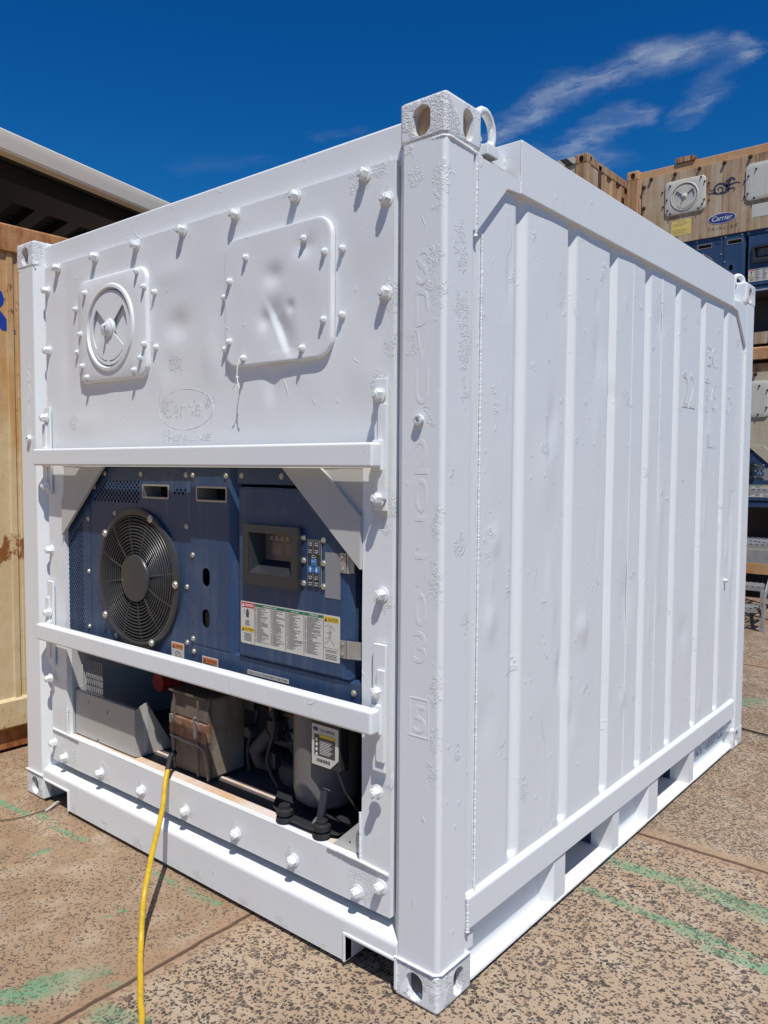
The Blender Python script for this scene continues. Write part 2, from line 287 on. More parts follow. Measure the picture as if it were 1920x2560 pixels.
def crisp(o):
    w_ = o.modifiers.new('crisp', 'WEIGHTED_NORMAL'); w_.keep_sharp = True; w_.weight = 80
class MB:
    def __init__(s): s.bm = bmesh.new(); s.mi = 0; s.mats = []
    def mat(s, m_):
        if m_ not in s.mats: s.mats.append(m_)
        s.mi = s.mats.index(m_); return s
    def _f(s, vs):
        try:
            f = s.bm.faces.new(vs); f.material_index = s.mi; return f
        except ValueError: return None
    def box(s, x0, x1, y0, y1, z0, z1, bev=0.0, seg=2):
        x0, x1 = sorted((x0, x1)); y0, y1 = sorted((y0, y1)); z0, z1 = sorted((z0, z1))
        v = [s.bm.verts.new(c) for c in ((x0, y0, z0), (x1, y0, z0), (x1, y1, z0), (x0, y1, z0), (x0, y0, z1), (x1, y0, z1), (x1, y1, z1), (x0, y1, z1))]
        fs = [s._f([v[i] for i in q]) for q in ((0, 3, 2, 1), (4, 5, 6, 7), (0, 1, 5, 4), (1, 2, 6, 5), (2, 3, 7, 6), (3, 0, 4, 7))]
        if bev:
            es = list({e for f in fs for e in f.edges})
            r = bmesh.ops.bevel(s.bm, geom=es, offset=bev, segments=seg, profile=0.5, affect='EDGES', clamp_overlap=True)
            for f in r['faces']: f.material_index = s.mi
        return s
    def prism(s, pts, axis, a0, a1, bev=0.0):
        A = [s.bm.verts.new(ax3(axis, u, v, a0)) for u, v in pts]; B = [s.bm.verts.new(ax3(axis, u, v, a1)) for u, v in pts]
        fs = [s._f(A), s._f(B[::-1])]
        n = len(pts)
        for i in range(n): fs.append(s._f([A[i], B[i], B[(i+1) % n], A[(i+1) % n]]))
        if bev:
            es = list({e for f in fs if f for e in f.edges})
            r = bmesh.ops.bevel(s.bm, geom=es, offset=bev, segments=2, profile=0.5, affect='EDGES', clamp_overlap=True)
            for f in r['faces']: f.material_index = s.mi
        return s
    def plate(s, outer, holes, axis, a0, a1):
        for t in (a0, a1):
            es = []
            for lp in [outer]+holes:
                vs = [s.bm.verts.new(ax3(axis, u, v, t)) for u, v in lp]
                es += [s.bm.edges.new((vs[i], vs[(i+1) % len(vs)])) for i in range(len(vs))]
            r = bmesh.ops.triangle_fill(s.bm, use_beauty=True, use_dissolve=False, edges=es)
            for g in r['geom']:
                if isinstance(g, bmesh.types.BMFace): g.material_index = s.mi
        for lp in [outer]+holes:
            n = len(lp)
            A = [s.bm.verts.new(ax3(axis, u, v, a0)) for u, v in lp]; B = [s.bm.verts.new(ax3(axis, u, v, a1)) for u, v in lp]
            for i in range(n): s._f([A[i], A[(i+1) % n], B[(i+1) % n], B[i]])
        bmesh.ops.remove_doubles(s.bm, verts=s.bm.verts, dist=1e-6)
        return s
    def ring(s, pts3, prev):
        vs = [s.bm.verts.new(p) for p in pts3]
        if prev:
            n = len(vs)
            for i in range(n): s._f([prev[i], prev[(i+1) % n], vs[(i+1) % n], vs[i]])
        return vs
    def lathe(s, prof, c, axis='y', n=24, rot=0.0, sx_=1.0):
        """prof: (radius, position along axis)"""
        prev = None; first = None
        for r_, t in prof:
            pts = [ax3(axis, *( (c[0]+r_*sx_*math.cos(rot+2*math.pi*i/n), c[1]+r_*math.sin(rot+2*math.pi*i/n)) ), t) for i in range(n)]
            prev = s.ring(pts, prev); first = first or prev
        s._f(first[::-1]); s._f(prev)
        return s
    def tube(s, pts, r_, n=8, caps=True, closed=False):
        P = [Vector(p) for p in pts]; prev = None; first = None
        for i, p in enumerate(P):
            if closed: t = P[(i+1) % len(P)]-P[i-1]
            else: t = (P[min(i+1, len(P)-1)]-P[max(i-1, 0)])
            t.normalize()
            a = t.orthogonal() if prev is None else (a-t*a.dot(t))
            a.normalize(); bb = t.cross(a)
            rad = r_ if not callable(r_) else r_(i/(len(P)-1))
            prev = s.ring([p+(a*math.cos(2*math.pi*k/n)+bb*math.sin(2*math.pi*k/n))*rad for k in range(n)], prev); first = first or prev
        if closed:
            for i in range(n): s._f([prev[i], prev[(i+1) % n], first[(i+1) % n], first[i]])
        elif caps: s._f(first[::-1]); s._f(prev)
        return s
    def text(s, txt, u0, u1, v0, v1, t, d=0.001, face='y', shear=0.0, off=0.0):
        """fit txt into a rectangle; face 'y' looks along -y, 'x' along +x"""
        vs, fs = text_mesh(txt, shear, off)
        if not vs: return s
        a0 = min(v[0] for v in vs); a1 = max(v[0] for v in vs); b0 = min(v[1] for v in vs); b1 = max(v[1] for v in vs)
        def P(v, dd):
            u = u0+(v[0]-a0)/(a1-a0)*(u1-u0); z = v0+(v[1]-b0)/(b1-b0)*(v1-v0)
            return (u, t-dd, z) if face == 'y' else (t+dd, u, z)
        top = [s.bm.verts.new(P(v, d)) for v in vs]; bot = [s.bm.verts.new(P(v, 0)) for v in vs]
        cnt = {}
        for f in fs:
            s._f([top[i] for i in f])
            for i in range(len(f)):
                e = (f[i], f[(i+1) % len(f)]); cnt[e] = 1
        for (a, b_) in cnt:
            if (b_, a) not in cnt: s._f([top[b_], top[a], bot[a], bot[b_]])
        return s
    def build(s, name, mt=None, parent=None, smooth=35, recalc=True, loc=None):
        if recalc: bmesh.ops.recalc_face_normals(s.bm, faces=s.bm.faces)
        me = bpy.data.meshes.new(name); s.bm.to_mesh(me); s.bm.free()
        for k in (s.mats or [mt]): me.materials.append(k)
        if smooth:
            me.polygons.foreach_set('use_smooth', [True]*len(me.polygons)); me.set_sharp_from_angle(angle=math.radians(smooth))
        o = bpy.data.objects.new(name, me); COL.objects.link(o)
        if parent: o.parent = parent
        if loc: o.location = loc
        if smooth and len(me.polygons) < 400: crisp(o)
        return o
def thing(name, label, cat, loc=(0, 0, 0), group=None):
    o = bpy.data.objects.new(name, None); COL.objects.link(o); o.location = loc; o.empty_display_size = 0.2
    o['label'] = label; o['category'] = cat
    if group: o['group'] = group
    return o
def tag(o, label, cat, group=None):
    o['label'] = label; o['category'] = cat
    if group: o['group'] = group
    return o
def dup(o, loc, parent=None):
    c = o.copy(); COL.objects.link(c); c.location = loc
    c.parent = parent if parent else o.parent
    return c
def sstep(a, b_, x):
    t = max(0, min(1, (x-a)/(b_-a))); return t*t*(3-2*t)
def boolean(base, cutter):
    """cut one mesh object out of another, keeping a plain mesh"""
    md = base.modifiers.new('cut', 'BOOLEAN'); md.object = cutter; md.operation = 'DIFFERENCE'; md.solver = 'EXACT'
    dg = bpy.context.evaluated_depsgraph_get()
    me = bpy.data.meshes.new_from_object(base.evaluated_get(dg))
    base.modifiers.clear(); old = base.data; base.data = me; bpy.data.meshes.remove(old)
    cm = cutter.data; bpy.data.objects.remove(cutter); bpy.data.meshes.remove(cm)
    me.polygons.foreach_set('use_smooth', [True]*len(me.polygons)); me.set_sharp_from_angle(angle=math.radians(35))
    return base

# ------------------------------------------------------------------ ground
GREEN = [(-1.06,-.80,-1.0,-.69,.045),(-1.0,-.68,-.965,-.60,.065),(-.975,-.60,-.925,-.50,.04),(-.84,-.53,-.825,-.50,.022),(-.755,-.605,-.63,-.575,.055),(-.95,-.83,-.90,-.77,.03),
         (-2.42,-.14,-2.2,-.118,.022),(-2.5,-.15,-2.42,-.14,.03),(-2.14,-.08,-2.10,-.085,.03),(-1.99,-.11,-1.87,-.097,.022),(-1.86,-.097,-1.77,-.085,.02),(-1.68,-.07,-1.66,-.07,.014),
         (-1.81,-.30,-1.80,-.22,.018),(-1.115,-.035,-1.05,-.04,.022),(-1.05,-.04,-.95,-.03,.022),(-1.32,-.06,-1.2,-.04,.012),(-1.18,-.28,-1.17,-.27,.018),(-1.19,-.34,-1.17,-.33,.014),(-1.35,-.13,-1.34,-.125,.012),
         (-.01,1.19,.3,1.21,.045),(.3,1.21,.7,1.155,.06),(.7,1.155,1.2,1.12,.06),(.02,.925,.32,.91,.028),(.32,.905,.5,.905,.032),(.49,.838,.66,.85,.03),(.66,.85,1.0,.83,.04),(-.28,3.75,-.16,3.93,.09),
         (-3.4,-.2,-2.6,-.16,.03),(1.0,2.2,1.6,2.3,.05)]
GREEN_FAINT = [(.30,.91,.48,.85,.05),(.5,.9,.62,.9,.03),(-.95,-.62,-.9,-.6,.03),(-1.35,-.05,-1.1,-.04,.03)]
def seg_d(px, py, ax, ay, bx, by):
    ux, uy = bx-ax, by-ay; l2 = ux*ux+uy*uy+1e-9
    t = max(0, min(1, ((px-ax)*ux+(py-ay)*uy)/l2))
    return math.hypot(px-ax-t*ux, py-ay-t*uy)
def axis_lines(a, b_, st, far):
    n = int(round((b_-a)/st)); c = [a+i*st for i in range(n+1)]
    lo = []; hi = []; k = st*1.5; x = a; y = b_
    while x > -far: x -= k; lo.append(x); y += k; hi.append(y); k *= 1.45
    return lo[::-1]+c+hi
gx = axis_lines(-3.4, 1.6, 0.025, 900); gy = axis_lines(-1.1, 4.4, 0.025, 900)
g = MB(); gm = g.bm
vals = []
rows = []
for y in gy:
    r_ = []
    for x in gx:
        r_.append(gm.verts.new((x, y, 0)))
        dd = 1.0
        if -4 < x < 2.2 and -1.5 < y < 5:
            for ax, ay, bx, by, wd in GREEN:
                if abs(x-ax) < 1.2 and abs(y-ay) < 1.2: dd = min(dd, seg_d(x, y, ax, ay, bx, by)/wd*0.5)
            for ax, ay, bx, by, wd in GREEN_FAINT:
                if abs(x-ax) < 1.2 and abs(y-ay) < 1.2: dd = min(dd, 0.26+seg_d(x, y, ax, ay, bx, by)/wd*0.5)
        vals.append(min(dd, 1.0))
    rows.append(r_)
for j in range(len(gy)-1):
    for i in range(len(gx)-1): gm.faces.new((rows[j][i], rows[j][i+1], rows[j+1][i+1], rows[j+1][i]))
mt, b = newmat('aggregate_concrete', 0.85, 0, 0.25)
sx3 = b.add('ShaderNodeSeparateXYZ', {0: b.oc}); X, Y = sx3.outputs[0], sx3.outputs[1]
warp = b.noise(b.oc, 30, 2, 0.5, out=1)
wv = b.add('ShaderNodeVectorMath', {0: b.oc, 1: b.add('ShaderNodeVectorMath', {0: warp, 3: 0.010}, operation='SCALE').outputs[0]}, operation='ADD').outputs[0]
wobble = b.m('MULTIPLY', b.m('SUBTRACT', b.noise(b.oc, 2.2, 3), 0.5), 0.05)
Xw = b.m('ADD', X, wobble); Yw = b.m('ADD', Y, wobble)
coarse = b.m('MULTIPLY', b.sm(Xw, -0.84, -0.78), b.sm(Yw, 1.56, 1.46))
coarse = b.m('MAXIMUM', coarse, 0.0)
def stones(scale, thr, lo, hi):
    v = b.add('ShaderNodeTexVoronoi', {'Vector': wv, 'Scale': scale, 'Randomness': 1.0}, feature='F1', voronoi_dimensions='2D')
    e = b.add('ShaderNodeTexVoronoi', {'Vector': wv, 'Scale': scale, 'Randomness': 1.0}, feature='DISTANCE_TO_EDGE', voronoi_dimensions='2D')
    sc = b.add('ShaderNodeSeparateColor', {0: v.outputs['Color']})
    rad = b.m('ADD', lo, b.m('MULTIPLY', sc.outputs[1], hi-lo))
    inside = b.sm(b.m('SUBTRACT', e.outputs['Distance'], rad), -0.025, 0.03)
    return b.m('MULTIPLY', inside, b.m('LESS_THAN', sc.outputs[0], thr)), sc.outputs[2]
s1, c1 = stones(78.0, 0.36, 0.04, 0.22)
s1b, c1b = stones(140.0, 0.26, 0.04, 0.18)
s2, c2 = stones(135.0, 0.30, 0.05, 0.22)
s3, c3 = stones(36.0, 0.05, 0.12, 0.28)
big = b.noise(b.oc, 1.1, 5, 0.6); mid = b.noise(b.oc, 5.5, 5, 0.6); fin = b.noise(b.oc, 130, 3, 0.6)
base = b.mix(b.sm(big, 0.35, 0.7), (0.44, 0.33, 0.225), (0.37, 0.262, 0.172))
base = b.mix(b.sm(mid, 0.45, 0.75), base, (0.50, 0.41, 0.305))
base = b.mix(b.m('MULTIPLY', b.sm(b.noise(b.oc, 2.6, 6, 0.65), 0.52, 0.75), 0.8), base, (0.33, 0.195, 0.105))
base = b.mix(b.m('MULTIPLY', b.sm(b.noise(b.oc, 1.7, 6, 0.65, 0), 0.56, 0.74), 0.55), base, (0.17, 0.125, 0.095))
left_ = b.m('MULTIPLY', b.m('SUBTRACT', 1.0, b.sm(Xw, -0.84, -0.78)), b.add('ShaderNodeMapRange', {'Value': mid, 'From Min': 0.25, 'From Max': 0.7, 'To Min': 0.95, 'To Max': 0.35}).outputs[0])
base = b.mix(left_, base, b.mix(1.0, base, (0.74, 0.66, 0.59), 'MULTIPLY'))
base = b.mix(b.m('MULTIPLY', fin, 0.5), base, b.mix(1.0, base, (0.62, 0.6, 0.56), 'MULTIPLY'))
stn = b.mix(c1, (0.055, 0.045, 0.040), (0.125, 0.100, 0.080))
stn = b.mix(b.m('MULTIPLY', b.m('GREATER_THAN', c1, 0.86), 0.8), stn, (0.16, 0.085, 0.06))
wear = b.sm(b.noise(b.oc, 3.2, 4, 0.6), 0.30, 0.55)
m1 = b.m('MULTIPLY', b.m('MAXIMUM', s1, b.m('MULTIPLY', s1b, 0.85)), coarse)
m2 = b.m('MULTIPLY', b.m('MULTIPLY', s2, b.m('SUBTRACT', 1.0, coarse)), b.m('ADD', 0.30, b.m('MULTIPLY', wear, 0.65)))
mk = b.m('MAXIMUM', b.m('MAXIMUM', m1, m2), b.m('MULTIPLY', s3, b.m('ADD', 0.25, b.m('MULTIPLY', coarse, 0.75))))
col = b.mix(mk, base, stn)
sF, cF = stones(88.0, 0.42, 0.03, 0.2)
col = b.mix(b.m('MULTIPLY', b.m('MULTIPLY', sF, b.sm(Yw, 1.5, 1.62)), 0.8), col, (0.085, 0.066, 0.055))
far_g = b.m('MULTIPLY', b.sm(Yw, 1.5, 1.62), 0.30)
col = b.mix(far_g, col, b.mix(1.0, col, (0.62, 0.60, 0.58), 'MULTIPLY'))
# worn green line paint
ga = b.add('ShaderNodeAttribute', attribute_name='green').outputs['Fac']
gn = b.m('ADD', ga, b.m('MULTIPLY', b.m('SUBTRACT', b.noise(b.oc, 18, 6, 0.75), 0.5), 0.85))
gmask = b.m('MULTIPLY', b.sm(gn, 0.52, 0.28), b.m('SUBTRACT', 1.0, b.m('MULTIPLY', b.m('MAXIMUM', m1, s2), 0.5)))
gmask = b.m('MULTIPLY', gmask, b.m('ADD', 0.22, b.m('MULTIPLY', b.m('MULTIPLY', b.sm(b.noise(b.oc, 40, 5, 0.7), 0.32, 0.6), b.sm(b.noise(b.oc, 5, 4, 0.6), 0.30, 0.64)), 0.50)))
col = b.mix(gmask, col, (0.06, 0.30, 0.16))
# slab joints: cracks filled with dirt
def joint(coord, at, wd):
    k_ = b.m('ABSOLUTE', b.m('SUBTRACT', b.m('ADD', coord, b.m('MULTIPLY', b.m('SUBTRACT', b.noise(b.oc, 14, 4, 0.6), 0.5), 0.018)), at))
    return b.sm(k_, wd, wd*0.35), b.sm(k_, wd*8, 0.0)
j1, h1 = joint(X, -0.812, 0.011); j2, h2 = joint(Y, 1.497, 0.014); j3, h3 = joint(Y, 4.95, 0.02)
lim1 = b.sm(Y, 1.5, 1.45)
jj = b.m('MAXIMUM', b.m('MULTIPLY', j1, lim1), b.m('MAXIMUM', j2, j3)); hh = b.m('MAXIMUM', b.m('MULTIPLY', h1, lim1), b.m('MAXIMUM', h2, h3))
col = b.mix(b.m('MULTIPLY', hh, 0.6), col, (0.34, 0.21, 0.125))
col = b.mix(b.m('MULTIPLY', jj, 0.85), col, (0.075, 0.045, 0.03))
setc(b, col)
hgt = b.m('ADD', b.m('MULTIPLY', mk, 0.25), b.m('MULTIPLY', fin, 0.5))
hgt = b.m('SUBTRACT', hgt, b.m('MULTIPLY', jj, 2.0))
setn(b, bump(b, hgt, 0.004, 0.8))
go = g.build('ground', mt, smooth=0, recalc=False)
at = go.data.attributes.new('green', 'FLOAT', 'POINT'); at.data.foreach_set('value', vals)
go['kind'] = 'structure'

# ------------------------------------------------------------------ corner castings (canonical: outer top right front corner at the origin)
def make_casting(top):
    a = MB().box(-.162, 0, 0, .178, -.118, 0, 0.013, 3).build('corner_casting', white_pit)
    c = MB(); c.box(-.136, -.026, .026, .152, -.094, -.024)
    zc_ = -.064 if top else -.056
    c.prism(rr(-.084, zc_, .062, .084, .030, 7), 'y', -.02, .04)
    c.prism(rr(.106, zc_, .052, .086, .0255, 7), 'x', -.04, .02)
    c.prism(rr(-.080, .090, .064, .122, .0315, 7), 'z', -.04, .02)
    a.data.materials.append(peach)
    a = boolean(a, c.build('cut', white_pit, smooth=0))
    for f in a.data.polygons:
        q = f.center
        inn = -.1365 < q.x < -.0255 and .0255 < q.y < .1525 and -.0945 < q.z < -.0235
        f.material_index = 1 if inn else 0
    me = a.data; bpy.data.objects.remove(a); return me
CAST = {1: make_casting(True), -1: make_casting(False)}
CCACHE = {}
def casting(parent, sx_, sy_, sz_, mat_a, mat_b, W_=W, L_=L, H_=H):
    if sz_ < 0: mat_b = darkin  # bottom castings get a dark grey interior in place of the given one
    k = (sx_, sy_, sz_, mat_a.name)
    if k not in CCACHE:
        me = CAST[sz_].copy(); me.name = 'corner_casting'
        me.transform(Matrix.Diagonal((sx_, sy_, sz_, 1)))
        if sx_*sy_*sz_ < 0: me.flip_normals()
        while len(me.materials) > 2: me.materials.pop()
        me.materials[0] = mat_a; me.materials[1] = mat_b
        CCACHE[k] = me
    o = bpy.data.objects.new('corner_casting', CCACHE[k]); COL.objects.link(o); o.parent = parent; crisp(o)
    o.location = (0 if sx_ > 0 else -W_, 0 if sy_ > 0 else L_, H_ if sz_ > 0 else 0)
    return o

def hexbolt(mt_, r_=0.0155, h_=0.024, washer=True):
    b_ = MB()
    if washer: b_.lathe([(r_*1.5, 0), (r_*1.5, -.003), (r_*1.1, -.004)], (0, 0), 'y', 20)
    b_.lathe([(r_*1.1, -.003), (r_*1.1, -h_*.8), (r_*.95, -h_)], (0, 0), 'y', 6, 0.3)
    b_.lathe([(r_*.6, -h_+.001), (r_*.55, -h_-.004)], (0, 0), 'y', 12)
    return b_
def screw(mt_, r_=0.0085):
    return MB().lathe([(r_*1.25, 0), (r_*1.25, -.002), (r_, -.003), (r_*.85, -.006), (r_*.45, -.0065), (r_*.4, -.004)], (0, 0), 'y', 12)

def groove(y, ys):
    for c in ys:
        t = abs(y-c)
        if t < 0.007: return 1.0
        if t < 0.036: return 1-(t-0.007)/0.029
    return 0.0
RIBS = [0.434+0.3475*i for i in range(7)]
DENTS = [(1.32,1.05,.006,.05,.10),(.62,1.55,-.005,.06,.12),(.75,.85,.007,.03,.06),(.93,.98,-.006,.03,.05),(1.1,1.9,-.004,.05,.08),(.28,1.1,-.006,.03,.05),(1.0,2.0,.004,.03,.09),(1.62,2.2,.004,.05,.05),(2.72,1.05,-.008,.03,.13),(2.7,1.35,.006,.03,.1),(.3,1.35,-.005,.03,.04),(1.65,1.2,-.004,.05,.2),(2.0,.8,.004,.06,.06),(.26,.8,.004,.05,.08)]
_rd = random.Random(21)
for _ in range(34):
    DENTS.append((_rd.uniform(.22, 2.75), _rd.uniform(.35, 2.3), _rd.choice((-1, 1))*_rd.uniform(.0015, .0042), _rd.uniform(.012, .035), _rd.uniform(.02, .09)))
def side_panel(mt_, parent, L_, detail, H_=H, z0=.275):
    p = MB(); ys = []
    ribs = [r_ for r_ in RIBS if r_ < L_-.3] if L_ < 3.2 else [0.434+.3475*i for i in range(int((L_-.75)/.3475)+1)]
    st = 0.0075 if detail else 0.02
    y = .19
    while y < L_-.19: ys.append(y); y += st
    ys.append(L_-.19)
    zs = [z0+(H_-.161-z0)*i/(110 if detail else 24) for i in range((110 if detail else 24)+1)]
    if detail: zs = sorted(set(zs+[.29+.004*i for i in range(12)]))
    prev = None
    for z in zs:
        cur = []
        for y in ys:
            d_ = .018*groove(y, ribs)*sstep(z0+.018, z0+.046, z)
            x = -.016-d_
            if detail:
                x += .0022*noise.noise(Vector((y*2.2, z*1.3, 3.1)))+.0012*noise.noise(Vector((y*6, z*4, 8.1)))
                for cy, cz, am, sy_, sz_ in DENTS:
                    if abs(y-cy) < 3*sy_ and abs(z-cz) < 3*sz_: x -= am*math.exp(-((y-cy)/sy_)**2-((z-cz)/sz_)**2)
            cur.append(p.bm.verts.new((x, y, z)))
        if prev:
            for i in range(len(ys)-1): p._f([prev[i], prev[i+1], cur[i+1], cur[i]])
        prev = cur
    return p.build('side_panel', mt_, parent, smooth=24, recalc=False)

def bead(pts, r_=0.005, parent=None, mt_=None, step=0.004, wob=0.0012):
    step = 0.0026; wob *= 0.45; r_ *= 0.9
    """a rippled weld bead along a polyline"""
    P = []
    for a, c in zip(pts, pts[1:]):
        a = Vector(a); c = Vector(c); n_ = max(2, int((c-a).length/step))
        for i in range(n_): P.append(a.lerp(c, i/n_))
    P.append(Vector(pts[-1]))
    rad = [r_*random.uniform(.82, 1.12)+wob*.6*math.sin(i*1.9) for i in range(len(P))]
    b_ = MB(); b_.tube(P, lambda t: rad[min(len(rad)-1, int(t*(len(rad)-1)+.5))], 7)
    return b_.build('weld_bead', mt_ or white, parent, smooth=60)

FD = [(-.66,2.10,.012,.05,.16),(-1.25,2.10,.010,.07,.05),(-1.05,1.97,-.006,.05,.08),(-.72,1.84,.007,.03,.06),(-.35,2.1,.006,.10,.16),(-.3,1.85,-.004,.06,.1),(-2.05,2.1,.006,.05,.2),(-1.3,1.95,.004,.05,.06),(-1.28,2.3,-.004,.1,.05),(-1.9,1.75,-.004,.15,.05)]
def hexgrid(x0, x1, z0, z1, px_, pz_, r_, keep=None):
    hs = []; j = 0; z = z0
    while z <= z1+1e-6:
        x = x0+(px_/2 if j % 2 else 0)
        while x <= x1+1e-6:
            if keep is None or keep(x, z): hs.append(circ(x, z, r_, n=6))
            x += px_
        z += pz_; j += 1
    return hs

def frame_shell(R, M_, L_=L, H_=H, detail=True, rear=True):
    """posts, castings, rails, roof, floor shared by every reefer; local x runs 0 (right) to -W, y from the front"""
    def arc(cx, cy, r_, a0, a1, n=5): return [(cx+r_*math.cos(math.radians(a0+(a1-a0)*i/n)), cy+r_*math.sin(math.radians(a0+(a1-a0)*i/n))) for i in range(n+1)]
    prof = [(-.245, .102), (-.150, .006)]+arc(-.144, .011, .008, -135, -90, 3)+arc(-.018, .019, .016, -90, 0, 6)+arc(-.012, .136, .010, 0, 90, 4)+[(-.016, .158), (-.016, .206), (-.11, .206)]
    for sx_ in (1, -1):
        for sy_ in ((1, -1) if rear else (1,)):
            q = [(x if sx_ > 0 else -W-x, y if sy_ > 0 else L_-y) for x, y in prof]
            MB().prism(q, 'z', .112, H_-.116).build('corner_post', M_['post'], R)
            for sz_ in (1, -1): casting(R, sx_, sy_, sz_, M_['cast'], M_['cast_in'], L_=L_, H_=H_)
    # header, rear header, bottom beam
    MB().box(-W+.15, -.15, .050, .115, H_-.150, H_-.022, .010, 3).build('header_beam', M_['header'], R)
    MB().box(-W+.15, -.15, L_-.10, L_-.01, H_-.15, H_-.022, .008).build('header_beam', M_['header'], R)
    pr = [(.0, .020), (.0, .143), (.002, .152), (.007, .159), (.015, .163), (.06, .170), (.12, .182), (.12, .020)]
    prc = [(y, max(z, .104)) for y, z in pr]
    bb = MB(); bb.prism(pr, 'x', -2.050, -.356); bb.prism(prc, 'x', -.356, -.152); bb.prism(prc, 'x', -2.268, -2.050)
    bb.box(-2.05, -.356, .12, .14, .020, .2)
    bb.build('bottom_beam', M_['beam'], R)
    for a, c in ((-.356, -.158), (-2.255, -2.050)):
        fr = MB(); t = .010
        fr.box(a-t, a, -.005, .03, .018, .104+t, .003); fr.box(c, c+t, -.005, .03, .018, .104+t, .003); fr.box(a, c, -.005, .03, .104, .104+t, .003)
        fr.build('pocket_rim', M_['beam'], R)
    MB().box(-W+.15, -.15, L_-.12, L_-.006, .014, .27, .006).build('bottom_beam', M_['beam'], R)
    for sx_ in (1, -1):
        f = lambda x: x if sx_ > 0 else -W-x
        MB().box(f(-.098), f(-.001), .402, L_-.393, H_-.173, H_-.009, .004).build('top_rail', M_['rail'], R)
        for sy_ in (1, -1):
            g_ = [(.150, H_-.340), (.162, H_-.340), (.324, H_-.179), (.402, H_-.173), (.402, H_-.134), (.150, H_-.129)]
            MB().prism([(y if sy_ > 0 else L_-.0-y*(.393/.402), z) for y, z in g_], 'x', f(-.014), f(-.002)).build('corner_gusset', M_['rail'], R)
        # bottom side rail with its lip and the fork pockets
        p0 = [(-.02, .300), (-.012, .291), (-.004, .284), (-.001, .276), (-.001, .190), (-.008, .184), (-.06, .184), (-.06, .300)]
        MB().prism([(f(x), z) for x, z in p0], 'y', .160, L_-.17).build('bottom_rail', M_['rail'], R)
    # insulated body: end wall, floor, roof, left side
    MB().box(-W+.03, -.06, .62, L_-.08, .19, H_-.05).build('body_shell', M_['front'], R)
    MB().box(-W+.03, -.06, .12, .62, .192, .30).build('floor_base', M_['floor'], R)
    MB().box(-W+.03, -.06, .115, .62, H_-.09, H_-.05).build('roof_panel', M_['front'], R)
    MB().box(-W+.03, -.03, L_-.05, L_-.03, .27, H_-.15).build('end_wall', M_['front'], R)
    MB().box(-W+.016, -W+.03, .15, L_-.17, .28, H_-.1).build('side_panel', M_['side'], R)
    side_panel(M_['side'], R, L_, detail, H_)

def side_lip(R, M_, L_=L):
    """web and lip under the right bottom rail, with two fork pockets"""
    for a, c in ((.178, .690), (1.276, 1.570), (2.196, L_-.16)):
        lip = MB(); lip.prism([(-.060, .184), (-.055, .184), (-.055, .050), (-.048, .036), (-.006, .027), (-.004, .020), (-.060, .020)], 'y', a, c)
        lip.build('bottom_web', M_['beam'], R)
    for y0, y1, y2, y3 in ((.716, .800, 1.217, 1.276), (1.594, 1.702, 2.118, 2.182)):
        s_ = y0-.026
        br = MB(); br.prism([(-.10, s_), (-.055, s_), (-.007, y0), (-.007, y1), (-.10, y1)], 'z', .028, .184); br.build('pocket_bracket', M_['beam'], R)
        br = MB(); br.prism([(-.10, y2), (-.007, y2), (-.007, y3), (-.055, y3+.014), (-.10, y3+.014)], 'z', .028, .184)
        br.build('pocket_bracket', M_['beam'], R)
        fl = MB(); fl.mat(M_['pocket_lip']).box(-.16, -.004, s_, y3+.014, .018, .0275, .003); fl.mat(M_['floor']).box(-W+.1, -.162, y1-.02, y2+.02, .013, .020)
        fl.build('pocket_floor', None, R)
        MB().box(-W+.1, -.10, y1-.012, y1-.002, .022, .186).build('pocket_wall', M_['pocket_in'], R); MB().box(-W+.1, -.10, y2+.002, y2+.012, .022, .186).build('pocket_wall', M_['pocket_in'], R)  # inner pocket walls in a plain dark colour

